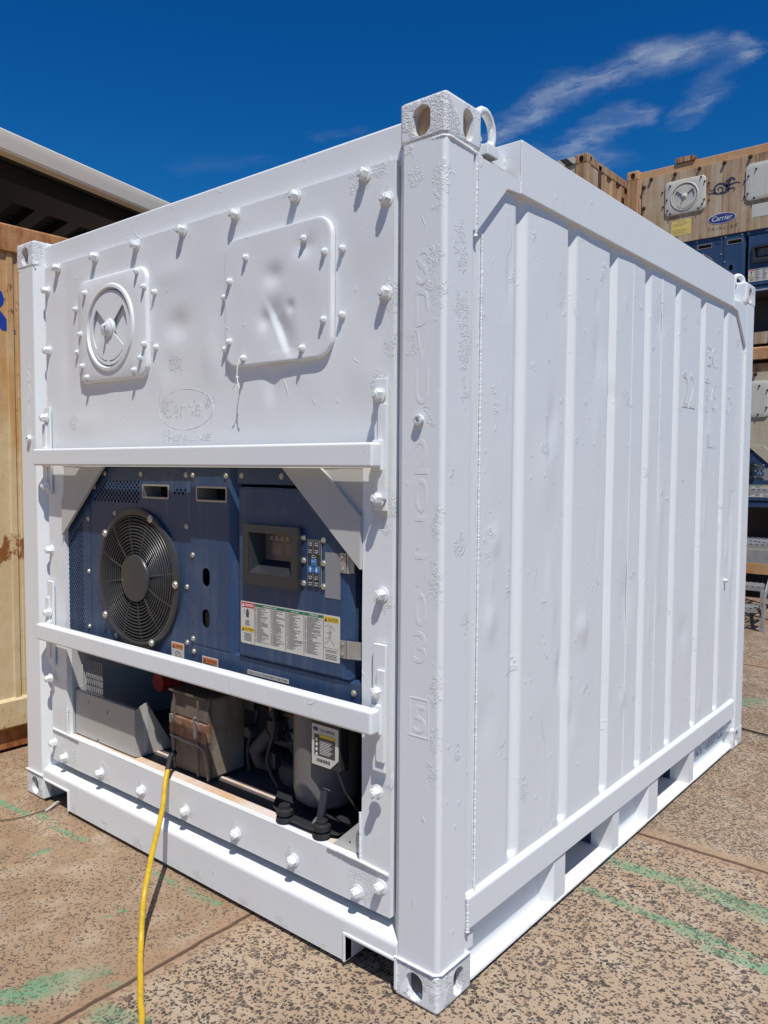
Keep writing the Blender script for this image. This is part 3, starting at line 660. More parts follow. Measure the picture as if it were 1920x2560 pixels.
def front_frame(R, M_, detail=True):
    """the big bolted sheet-metal front with its opening"""
    X0, X1, Z0, Z1 = -2.232, -.201, .205, 2.460
    ox0, ox1, oz0, oz1 = -2.097, -.318, .345, 1.570
    st = .016 if detail else .08
    def lines(a, c, cuts):
        pts = [a]+cuts+[c]; r_ = []
        for p_, q_ in zip(pts, pts[1:]):
            n_ = max(1, int(round((q_-p_)/st))); r_ += [p_+(q_-p_)*i/n_ for i in range(n_)]
        return r_+[c]
    xs = lines(X0, X1, [ox0, ox1]); zs = lines(Z0, Z1, [oz0, oz1])
    p = MB(); V = {}
    def vert(i, j):
        if (i, j) not in V:
            x, z = xs[i], zs[j]; y = .030
            if detail:
                y += .0024*noise.noise(Vector((x*2.6, z*2.6, 1.7)))+.0011*noise.noise(Vector((x*8, z*8, 4.1)))
                for cx, cz, am, sx_, sz_ in FD:
                    if abs(x-cx) < 3*sx_ and abs(z-cz) < 3*sz_: y += am*math.exp(-((x-cx)/sx_)**2-((z-cz)/sz_)**2)
            V[(i, j)] = p.bm.verts.new((x, y, z))
        return V[(i, j)]
    for j in range(len(zs)-1):
        for i in range(len(xs)-1):
            xm, zm = (xs[i]+xs[i+1])/2, (zs[j]+zs[j+1])/2
            if ox0 < xm < ox1 and oz0 < zm < oz1: continue
            p._f([vert(i, j), vert(i+1, j), vert(i+1, j+1), vert(i, j+1)])
    be = [e for e in p.bm.edges if len(e.link_faces) == 1]
    r_ = bmesh.ops.extrude_edge_only(p.bm, edges=be)
    for v in r_['geom']:
        if isinstance(v, bmesh.types.BMVert): v.co.y = .060 if v.co.z > 1.58 or v.co.x in (X0, X1) else .056
    for v in r_['geom']:
        if isinstance(v, bmesh.types.BMVert) and detail and abs(v.co.x-X0) < 1e-4: pass
    fp = p.build('front_panel', M_['front'], R, smooth=25)
    # corner braces of the opening
    for s in (1, -1):
        g = MB(); f = lambda x: x if s > 0 else -2.415-x
        g.prism([(f(-.662), 1.569), (f(-.319), 1.262), (f(-.319), 1.425), (f(-.487), 1.569)], 'y', .0175, .0305); g.build('opening_brace', M_['brace'], R, smooth=0)
        g = MB(); g.prism([(f(-.640), 1.569), (f(-.319), 1.282), (f(-.319), 1.569)], 'y', .0308, .0325); g.build('brace_plate', M_['brace'], R, smooth=0)
    # reveals around the machinery bay
    MB().box(-2.108, -2.0975, .0565, .60, .345, 1.57).build('bay_wall', M_['bay'], R); MB().box(-.3175, -.307, .0565, .60, .345, 1.57).build('bay_wall', M_['bay'], R)
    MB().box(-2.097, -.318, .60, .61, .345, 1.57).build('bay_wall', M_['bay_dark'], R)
    sl_ = MB(); sl_.mat(M_['sill']).box(-2.097, -.318, .0565, .098, .320, .3445); sl_.mat(M_['floor_in']).box(-2.097, -.318, .0985, .60, .320, .340)  # floor coloured dark from where the lower bar's shadow begins
    sl_.mat(M_['sill']).box(-2.097, -.318, .170, .182, .3405, .3475, .002)  # pale raised strip added to catch light as the sunlit streak
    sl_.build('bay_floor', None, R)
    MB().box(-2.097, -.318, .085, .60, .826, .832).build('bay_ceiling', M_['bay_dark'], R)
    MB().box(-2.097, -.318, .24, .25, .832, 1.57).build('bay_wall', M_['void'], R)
    return fp

VB = [(-1.86,2.297),(-1.475,2.33),(-1.43,2.265),(-1.90,2.13),(-1.887,1.995),(-1.85,1.945),(-1.50,1.95),(-1.455,1.995),(-1.43,2.045)]
def vent_cover(R, M_, bolt_me):
    cx, cz, w_, h_ = -1.672, 2.135, .508, .430
    v = MB()
    fr_ = .158
    def P(k, y, n=48):  # rounded square ring
        pts = resample(rr(cx, cz, w_-2*k, h_-2*k, .055-min(k, .03)*.6, 11), 96)
        return [(a, y, c) for a, c in pts]
    r0 = v.ring(P(0, .029), None); r1 = v.ring(P(0, .020), r0); r2_ = v.ring(P(.003, .0145), r1); r3 = v.ring(P(.009, .012), r2_)
    # join the outer ring to the circular well
    n = len(r3)
    def C(rx, rz, y):
        o = []
        for a, c in resample(rr(cx, cz, w_-.018, h_-.018, .045, 11), 96):
            an = math.atan2((c-cz)/h_, (a-cx)/w_); o.append((cx-.005+rx*math.cos(an), y, cz+rz*math.sin(an)))
        return o
    r4 = v.ring(C(.178, .178, .012), r3); r5 = v.ring(C(.173, .173, .005), r4); r6 = v.ring(C(.162, .162, .004), r5); r7 = v.ring(C(.152, .152, .028), r6)
    v._f(r7)
    o = v.build('vent_cover', M_['vent'], R, smooth=40)
    # turning dial with two open sectors, hub and wing nut
    d_ = MB(); cx2 = cx-.005
    def sector(a0, a1, r0_, r1_):
        A = [math.radians(a0+(a1-a0)*i/12) for i in range(13)]
        return [(cx2+r1_*math.cos(a), cz+r1_*math.sin(a)) for a in A]+[(cx2+r0_*math.cos(a), cz+r0_*math.sin(a)) for a in A[::-1]]
    arc_ = lambda a0, a1: [(cx2+.138*math.cos(math.radians(a0+(a1-a0)*i/8)), cz+.138*math.sin(math.radians(a0+(a1-a0)*i/8))) for i in range(9)]+[(cx2+.132*math.cos(math.radians(a1+(a0-a1)*i/8)), cz+.132*math.sin(math.radians(a1+(a0-a1)*i/8))) for i in range(9)]
    d_.plate(circ(cx2, cz, .150, n=48), [sector(-38, 41, .040, .127), sector(139, 218, .040, .127), arc_(228, 262), arc_(268, 315)], 'y', .011, .0145)
    d_.build('vent_dial', M_['vent'], o, smooth=20)
    q = MB(); q.plate(circ(cx2, cz, .145, n=40), [], 'y', .0245, .0265)
    q.build('dial_back', M_['dial_back'], o, smooth=0)
    # lower sectors are blanked on the far side
    h_b = MB(); h_b.lathe([(.036, .012), (.034, .004), (.026, .002), (.018, -.004), (.010, -.006)], (cx2, cz), 'y', 20)
    h_b.tube([(cx2-.004, -.004, cz+.012), (cx2-.006, -.016, cz+.004), (cx2-.010, -.014, cz-.012), (cx2-.016, -.006, cz-.03)], .006, 6)
    h_b.build('dial_knob', M_['vent'], o)
    for x, z in VB:
        b_ = bpy.data.objects.new('bolt', bolt_me); COL.objects.link(b_); b_.parent = o; b_.location = (x, .012, z)
        if x < -1.88 or x > -1.44: b_.location.y = .030 if (x < -1.926 or x > -1.418) else .013
    return o
HB = [(-.832,2.278),(-.555,2.293),(-.463,2.237),(-.917,2.210),(-.92,2.005),(-.467,2.03),(-.846,1.942),(-.562,1.951)]
HDENT = [(-.70,2.20,.008,.045,.035),(-.745,2.06,.007,.025,.03),(-.62,2.09,.005,.02,.02),(-.55,2.27,.006,.04,.03)]
def hatch(R, M_, bolt_me, detail=True):
    cx, cz, w_, h_ = -.692, 2.134, .512, .436
    p = MB(); base = resample(rr(cx, cz, w_, h_, .062, 16), 220)
    def f(x, z):
        y = .0
        if detail:
            y += .0018*noise.noise(Vector((x*7, z*7, 9)))
            # a long crease from the middle to the lower right
            t = max(0, min(1, ((x+.70)*.075+(z-2.06)*-.14)/(.075**2+.14**2)))
            px_, pz_ = -.70+.075*t, 2.06-.14*t
            dx, dz = x-px_, z-pz_
            side = dx*.14+dz*.075
            dd = math.hypot(dx, dz)
            y += .017*math.exp(-(dd/.055)**2)*(.25+.75*sstep(-.0022, .0022, side))*(.45+.55*math.sin(math.pi*min(1, t+.15)))
            for qx, qz, am, ax_, az_ in HDENT: y += am*math.exp(-((x-qx)/ax_)**2-((z-qz)/az_)**2)
        return y
    prev = None
    for k, y in ((1, .029), (1, .018), (.993, .0135), (.975, .012)):
        prev = p.ring([(cx+(a-cx)*k, y, cz+(c-cz)*k) for a, c in base], prev)
    N_ = 60 if detail else 4
    for j in range(1, N_):
        k = .975*(1-j/N_); fade = min(1, (1-k-.025)*6)
        prev = p.ring([(cx+(a-cx)*k, .012+f(cx+(a-cx)*k, cz+(c-cz)*k)*fade, cz+(c-cz)*k) for a, c in base], prev)
    p._f(prev)
    o = p.build('access_hatch', M_['hatch'], R, smooth=32)
    for x, z in HB:
        b_ = bpy.data.objects.new('bolt', bolt_me); COL.objects.link(b_); b_.parent = o; b_.location = (x, .013, z)
    return o

BOLTS = [(-2.114,2.443),(-1.806,2.441),(-1.505,2.440),(-1.204,2.441),(-.905,2.441),(-.609,2.440),(-.314,2.441),(-.228,2.352),(-.230,2.083),(-2.208,2.357),(-2.205,2.090),(-.237,1.193),(-2.216,1.186),(-2.216,.286),
         (-2.119,.240),(-1.818,.243),(-1.509,.250),(-1.214,.250),(-.915,.252),(-.620,.250),(-.330,.244),(-.236,.292)]
SMALLB = [(-1.965,2.245),(-1.955,2.06),(-1.385,2.24),(-1.378,2.03),(-.965,2.165),(-.962,1.985),(-.405,2.24),(-.405,2.04)]
def guard_bars(R, M_, bolt_me):
    for zc_, k in ((1.609, 0), (.820, 1)):
        o = MB().box(-2.222, -.216, -.048, -.004, zc_-.037, zc_+.037, .009, 3).build('guard_bar', M_['bar'], R)
        for x in (-.236, -2.205):
            br = MB()
            br.box(x-.024, x+.024, .0125, .0245, zc_-.165, zc_+.225, .003)
            br.box(x-.004, x+.028, .004, .0125, zc_-.13, zc_+.15, .003) if x > -1 else br.box(x-.028, x+.004, .004, .0125, zc_-.13, zc_+.15, .003)
            br.box(x-.018, x+.018, -.0045, .0125, zc_-.045, zc_+.045, .004)
            br.build('bar_bracket', M_['bar'], o)
            for dz in (.178, -.128) if not k else (.082, -.225):
                b_ = bpy.data.objects.new('bolt', bolt_me); COL.objects.link(b_); b_.parent = o; b_.location = (x, .010, zc_+dz)

def fridge_unit(R, M_, detail=True):
    """blue machinery covers, condenser fan and control box"""
    B = M_['blue']; sc_me = screw(zinc).build('screw', zinc); me_s = sc_me.data; bpy.data.objects.remove(sc_me)
    def scr(par, pts, y):
        for x, z in pts:
            o = bpy.data.objects.new('screw', me_s); COL.objects.link(o); o.parent = par; o.location = (x, y, z)
    fx, fz = -1.545, 1.118
    a = MB()
    hs_ = hexgrid(-2.098, -1.975, .84, 1.335, .0185, .0107, .0066, lambda x, z: z < 1.225+(x+2.10)*.88)
    a.plate([(-2.120, .83), (-1.908, .83), (-1.908, 1.568), (-2.120, 1.568)], hs_ if detail else [], 'y', .0485, .0525)
    lp = a.build('louvre_panel', B, R, smooth=0); scr(lp, [(-1.924, 1.343), (-1.924, 1.112), (-1.925, .869)]+[(-2.112, 1.114), (-2.112, .87)], .0485)
    a = MB()
    hs_ = hexgrid(-1.868, -1.536, 1.428, 1.510, .0262, .0112, .0072, lambda x, z: x > -1.868+(z-1.43)*.9)+hexgrid(-1.296, -1.222, 1.470, 1.482, .0262, .0112, .0072)
    slot = rr(-1.420, 1.4725, .168, .046, .006, 3)
    a.plate([(-1.903, .83), (-1.192, .83), (-1.192, 1.568), (-1.903, 1.568)], (hs_ if detail else [])+[slot, circ(fx, fz, .262, n=48)], 'y', .0485, .0525)
    fp = a.build('fan_panel', B, R, smooth=0)
    scr(fp, [(-1.787,1.541),(-1.52,1.541),(-1.222,1.540),(-1.87,1.482),(-1.713,1.375),(-1.716,.858),(-1.221,1.345),(-1.221,1.114),(-1.222,.90)], .0485)
    def slot_tube(par, cx, cz, yf=.0455):
        t = MB(); t.mat(steelh).plate(rr(cx, cz, .178, .056, .008, 3), [rr(cx, cz, .166, .044, .005, 3)], 'y', yf, .14)
        t.mat(M_['void']).box(cx-.083, cx+.083, .130, .139, cz-.022, cz+.022)
        t.build('handling_slot', None, par, smooth=0)
    slot_tube(fp, -1.420, 1.4725)
    # fan
    f = MB(); f.lathe([(.262, .060), (.257, .045), (.258, .034), (.262, .031), (.278, .031), (.285, .036), (.287, .0485), (.262, .060)], (fx, fz), 'y', 64)
    fan = f.build('condenser_fan', M_['guard'], R, smooth=40)
    gd = MB(); nr = 12
    for i in range(nr):
        rr_ = .106+(.252-.106)*i/(nr-1)
        gd.tube([(fx+rr_*math.cos(2*math.pi*k/56), .037-.006*math.sin(math.pi*i/nr), fz+rr_*math.sin(2*math.pi*k/56)) for k in range(56)], .0034, 6, closed=True)
    for k in range(12):
        an = math.radians(15+30*k-6); ca, sa = math.cos(an), math.sin(an)
        gd.tube([(fx+ca*.09, .034, fz+sa*.09), (fx+ca*.17, .0300, fz+sa*.17), (fx+ca*.262, .037, fz+sa*.262)], .0032, 6)
    gd.build('fan_guard', M_['guard'], fan, smooth=60)
    hb = MB(); hb.lathe([(.097, .045), (.097, .030), (.093, .025), (.05, .022), (.001, .021)], (fx, fz), 'y', 40)
    hb.tube([(fx+.086*math.cos(2*math.pi*k/36), .0225+.003*abs(math.cos(2*math.pi*k/36)), fz+.036*math.sin(2*math.pi*k/36)) for k in range(36)], .0022, 6, closed=True)
    hb.text('Carrier', fx-.058, fx+.058, fz-.014, fz+.018, .0240, .0018, shear=.3)
    hb.build('fan_hub', M_['guard'], fan, smooth=40)
    bl = MB()
    for k in range(6):
        an = 2*math.pi*k/6
        pts = []
        for rr_ in (.07, .25):
            for da, yy in ((-.28, .095), (.28, .065)): pts.append((fx+rr_*math.cos(an+da), yy, fz+rr_*math.sin(an+da)))
        v = [bl.bm.verts.new(c) for c in pts]; bl._f([v[0], v[1], v[3], v[2]])
    bl.lathe([(.08, .13), (.08, .07), (.06, .06)], (fx, fz), 'y', 20)
    bl.build('fan_blades', blackpl, fan)
    MB().lathe([(.262, .053), (.262, .20)], (fx, fz), 'y', 48).build('fan_shroud', M_['void'], fan)
    for i, (x, z) in enumerate([(-1.762,1.289),(-1.432,1.365),(-1.272,1.118),(-1.432,.869),(-1.768,.943)]):
        o = bpy.data.objects.new('screw', me_s); COL.objects.link(o); o.parent = fan; o.location = (x, .031, z); o.scale = (1.5, 1.3, 1.5)
    # centre cover with two ovals and a slot
    a = MB()
    st = lambda cx, cz: rr(cx, cz, .044, .070, .0218, 6)
    a.plate([(-1.187, .906), (-.968, .906), (-.968, 1.568), (-1.187, 1.568)], [st(-1.098, 1.163), st(-1.101, 1.008), rr(-1.062, 1.4715, .168, .046, .006, 3)], 'y', .0415, .0445)
    a.prism([(-.968, .0415), (-.962, .043), (-.935, .075), (-.935, .085), (-.94, .085), (-.966, .046)], 'z', .906, 1.568)
    a.box(-1.187, -.94, .0445, .085, .900, .906); a.box(-1.187, -1.184, .0445, .085, .906, 1.568)
    cp = a.build('centre_cover', B, R, smooth=0)
    scr(cp, [(-1.171,1.540),(-.958-.02,1.540),(-1.175,1.240),(-1.176,.923)], .0415)
    slot_tube(cp, -1.062, 1.4715, .0385)
    MB().box(-1.18, -.95, .10, .11, .91, 1.42).build('cover_back', M_['void'], cp)
    # header strip over the control box, lower strip
    hsb = MB().box(-.930, -.492, .052, .060, 1.512, 1.568).build('header_strip', B, R); scr(hsb, [(-.905, 1.541), (-.70, 1.541)], .052)
    ls = MB(); ls.prism([(.0425, .831), (.0425, .896), (.048, .903), (.085, .903), (.085, .831)], 'x', -1.186, -.330)
    ls = ls.build('lower_strip', B, R); scr(ls, [(-1.179+.006, .874), (-.362, .866), (-.939, .905)][:2], .0425)
    lb = MB(); lb.mat(st_white).box(-.867, -.657, .0415, .0424, .842, .857); lb.mat(ink).text('USDA COLD TREATMENT CERTIFIED', -.862, -.662, .8455, .8535, .0414, .0003)
    lb.build('strip_label', None, ls, smooth=0)
    for x0, x1, z0, z1, par, y in ((-1.324, -1.245, .800, .890, fp, .0484), (-1.124, -1.031, .836, .866, ls, .0424)):
        wb = MB(); wb.mat(st_white).box(x0, x1, y-.001, y, z0, z1); wb.mat(st_or).box(x0+.004, x1-.004, y-.0016, y-.001, z1-.024, z1-.004)
        wb.mat(ink).prism([(x0+.008, z1-.021), (x0+.024, z1-.021), (x0+.016, z1-.007)], 'y', y-.0021, y-.0016); wb.text('WARNING', x0+.028, x1-.008, z1-.019, z1-.009, y-.0016, .0004)
        if z1-z0 > .05:
            wb.tube([(x0+.04+.016*math.cos(k*.7), y-.0012, z1-.045+.012*math.sin(k*.7)) for k in range(9)], .0009, 4); wb.tube([(x0+.02, y-.0012, z1-.06), (x0+.05, y-.0012, z1-.035), (x0+.065, y-.0012, z1-.055)], .0009, 4)
        else:
            for k in range(2): wb.box(x0+.008, x1-.012-.01*k, y-.0014, y-.001, z0+.002+k*.0022, z0+.003+k*.0022)
        wb.build('warning_sticker', None, par, smooth=0)
    # control box: front with a window, bevelled right flank
    cb = MB(); YF = .033
    cb.plate([(-.897, .912), (-.410, .912), (-.410, 1.497), (-.897, 1.497)], [[(-.826, 1.208), (-.612, 1.208), (-.612, 1.350), (-.826, 1.350)]], 'y', YF, YF+.003)
    cb.prism([(-.410, YF), (-.402, YF+.002), (-.372, .058), (-.372, .085), (-.41, .085), (-.41, YF+.003)], 'z', .912, 1.497)
    cb.box(-.897, -.3725, YF+.003, .085, .906, .912); cb.box(-.897, -.3725, YF+.003, .085, 1.497, 1.501); cb.box(-.897, -.893, YF+.003, .085, .912, 1.497)
    ctrl = cb.build('control_box', B, R, smooth=0)
    bz = MB()
    bz.plate([(-.853, 1.170), (-.582, 1.170), (-.582, 1.375), (-.853, 1.375)], [[(-.824, 1.210), (-.613, 1.210), (-.613, 1.349), (-.824, 1.349)]], 'y', .010, YF-.0005)
    bz.prism([(.012, 1.2095), (.075, 1.252), (.075, 1.20), (.034, 1.20)], 'x', -.8255, -.6125)
    bz.prism([(-.8245, .012), (-.800, .075), (-.8255, .075)], 'z', 1.209, 1.3495); bz.box(-.8255, -.6125, YF+.004, .078, 1.3495, 1.353); bz.box(-.613, -.610, YF+.004, .078, 1.2, 1.353)
    bz.build('display_bezel', blackpl, ctrl, smooth=0)
    dsx = MB(); dsx.mat(M_['screen']).box(-.802, -.613, .070, .074, 1.252, 1.349)
    dsx.mat(white_ink)
    for k in range(6): dsx.box(-.775+k*.026, -.767+k*.026, .0695, .070, 1.330, 1.3325); dsx.box(-.778+k*.026, -.763+k*.026, .0695, .070, 1.3225, 1.3245)
    dsx.mat(M_['lcd']).box(-.770, -.715, .0693, .070, 1.270, 1.312); dsx.box(-.700, -.630, .0693, .070, 1.272, 1.312)
    dsx.build('display_screen', None, ctrl, smooth=0)
    kp = MB(); kp.mat(st_grey).plate(rr(-.5255, 1.265, .063, .152, .006, 3), [], 'y', .0305, YF); kp.mat(keydark).plate(rr(-.5255, 1.266, .058, .146, .005, 3), [], 'y', .0295, .0305)
    def key(cx, cz, mt_, w_=.021, h_=.020, txt=None):
        kp.mat(st_grey).plate(rr(cx, cz, w_+.003, h_+.003, .003, 2), [], 'y', .0288, .0295); kp.mat(mt_).plate(rr(cx, cz, w_, h_, .003, 2), [], 'y', .0270, .0288)
        if txt:
            kp.mat(white_ink)
            for i, t in enumerate(txt): kp.text(t, cx-.0075, cx+.0075, cz+.0012-i*.007, cz+.0050-i*.007, .0270, .0003)
    key(-.540, 1.325, keydark, txt=('PRE', 'TRIP')); key(-.512, 1.325, keydark, txt=('ALT', 'MODE')); key(-.540, 1.302, keydark, txt=('CODE', 'SEL')); key(-.512, 1.302, keydark, txt=('MAN', 'DEF'))
    kp.mat(white_ink).plate(circ(-.526, 1.285, .010, .0042, 20), [circ(-.526, 1.285, .0085, .0030, 20)], 'y', .0288, .0295)
    key(-.526, 1.2665, st_blue, txt=('ENTER',)); key(-.540, 1.2425, st_blue); key(-.512, 1.2425, st_blue)
    for cx, s_ in ((-.540, 1), (-.512, -1)):
        kp.mat(white_ink).prism([(cx+u_, 1.2425+s_*v_) for u_, v_ in ((-.0022, -.007), (.0022, -.007), (.0022, .001), (.006, .001), (0, .0075), (-.006, .001), (-.0022, .001))][::s_], 'y', .0265, .0270)
    key(-.540, 1.2165, keydark, txt=('RTN', 'SUP')); key(-.512, 1.2165, keydark, txt=('C', 'F')); key(-.540, 1.195+.002, keydark, h_=.017, txt=('ALM', 'LIST')); key(-.512, 1.197, keydark, h_=.017, txt=('DEF', 'INT'))
    kp.build('keypad', None, ctrl, smooth=0)
    MB().box(-.478, -.412, YF-.0012, YF-.0001, 1.157, 1.303).build('grey_label', st_grey, ctrl, smooth=0)
    scr(ctrl, [(-.575, 1.343), (-.484, 1.341), (-.575, 1.268), (-.484, 1.266), (-.575, 1.193), (-.484, 1.191)], YF)
    # instruction sticker
    sk = MB(); y = YF-.0001; x0, x1, z0, z1 = -.890, -.413, .953, 1.102
    sk.mat(st_white).plate(rr((x0+x1)/2, (z0+z1)/2, x1-x0, z1-z0, .006, 3), [], 'y', y-.0010, y)
    sk.mat(ink)
    cols = [-.886, -.818, -.661, -.574, -.485, -.416]
    for c in cols[1:-1]: sk.box(c-.0008, c+.0008, y-.0013, y-.0010, z0+.003, z1-.003)
    sk.mat(st_red).box(-.886, -.820, y-.0014, y-.0010, 1.080, 1.098); sk.mat(white_ink).text('DANGER', -.868, -.824, 1.0845, 1.0935, y-.0014, .0004); sk.prism([(-.884, 1.083), (-.871, 1.083), (-.8775, 1.095)], 'y', y-.0018, y-.0014)
    sk.mat(ink).prism([(-.862, 1.048), (-.848, 1.044), (-.846, 1.062), (-.850, 1.074), (-.855, 1.076), (-.861, 1.070)], 'y', y-.0014, y-.0010)
    sk.tube([(-.872, y-.001, 1.074), (-.870, y-.001, 1.060), (-.866, y-.001, 1.056)], .0008, 4)
    for k in range(5): sk.box(-.866, -.842-.002*(k % 3), y-.0012, y-.0010, 1.033-k*.004, 1.035-k*.004)
    sk.mat(st_yel).box(-.886, -.820, y-.0014, y-.0010, .996, 1.012); sk.mat(ink).text('CAUTION', -.868, -.823, .9995, 1.0085, y-.0014, .0004); sk.prism([(-.884, .998), (-.871, .998), (-.8775, 1.0095)], 'y', y-.0018, y-.0014)
    for k in range(7): sk.box(-.875+.003*(k % 3), -.832-.003*(k % 2), y-.0012, y-.0010, .988-k*.0042, .990-k*.0042)
    rnd = random.Random(3)
    for a, c, tt in ((cols[1], cols[2], 'CONTROLLER CODES'), (cols[2], cols[3], 'ALARM CODES'), (cols[3], cols[4], 'DATACORDER CODES')):
        sk.mat(st_green).box(a+.002, c-.002, y-.0014, y-.0010, 1.089, 1.098); sk.mat(white_ink).text(tt, a+(c-a)*.28, a+(c-a)*.72, 1.0912, 1.0955, y-.0014, .0003); sk.mat(ink)
        nc = 2 if c-a > .12 else 1
        for q in range(nc):
            xa = a+.004+(c-a)*q/nc; xb = a+(c-a)*(q+1)/nc-.004
            for k in range(34):
                zz = 1.084-k*.0036
                if rnd.random() < .9: sk.box(xa, xa+.006, y-.0012, y-.0010, zz, zz+.0016)
                sk.box(xa+.009, xa+.009+(xb-xa-.009)*rnd.uniform(.3, 1), y-.0012, y-.0010, zz, zz+.0016)
    sk.mat(st_yel).box(-.482, -.418, y-.0014, y-.0010, 1.080, 1.097); sk.mat(ink).text('CAUTION', -.465, -.421, 1.0835, 1.0935, y-.0014, .0004); sk.prism([(-.480, 1.082), (-.468, 1.082), (-.474, 1.0945)], 'y', y-.0018, y-.0014)
    for pl in ([(-.478, 1.064), (-.460, 1.072), (-.460, 1.020), (-.479, 1.008)], [(-.453, 1.070), (-.453, 1.024), (-.436, 1.006)], [(-.453, 1.070), (-.434, 1.056)], [(-.475, 1.028), (-.462, 1.026), (-.450, 1.046)], [(-.470, 1.046), (-.460, 1.043), (-.448, 1.052)]):
        sk.tube([(u_, y-.0011, v_) for u_, v_ in pl], .0006, 4)
    sk.box(-.483, -.417, y-.0012, y-.0010, .9955, .9965)
    for k in range(6): sk.box(-.476, -.424-.004*(k % 2), y-.0012, y-.0010, .988-k*.0048-(.004 if k > 1 else 0), .990-k*.0048-(.004 if k > 1 else 0))
    sk.build('instruction_sticker', None, ctrl, smooth=0)
    # hinges
    for z0_, z1_, ww in ((1.243, 1.306, .010), (.974, 1.030, .045)):
        hg = MB(); hg.box(-.410, -.386, YF-.004, YF-.0001, z0_, z1_); hg.lathe([(.005, z0_), (.005, z1_)], (-.380, YF+.001), 'z', 10); hg.prism([(-.377, YF), (-.377+ww, YF+.012), (-.377+ww, YF+.016), (-.378, YF+.004)], 'z', z0_, z1_)
        hg.lathe([(.006, YF-.004), (.005, YF-.008)], (-.399, z0_+.012), 'y', 8); hg.lathe([(.006, YF-.004), (.005, YF-.008)], (-.399, z1_-.012), 'y', 8)
        hg.build('hinge', steelh, ctrl, smooth=30)

def smooth_path(P, n=8):
    P = [Vector(p) for p in P]; o = []
    for i in range(len(P)-1):
        a, b_, c, d_ = P[max(0, i-1)], P[i], P[i+1], P[min(len(P)-1, i+2)]
        for k in range(n):
            t = k/n; o.append(.5*((2*b_)+(-a+c)*t+(2*a-5*b_+4*c-d_)*t*t+(-a+3*b_-3*c+d_)*t**3))
    o.append(P[-1]); return o

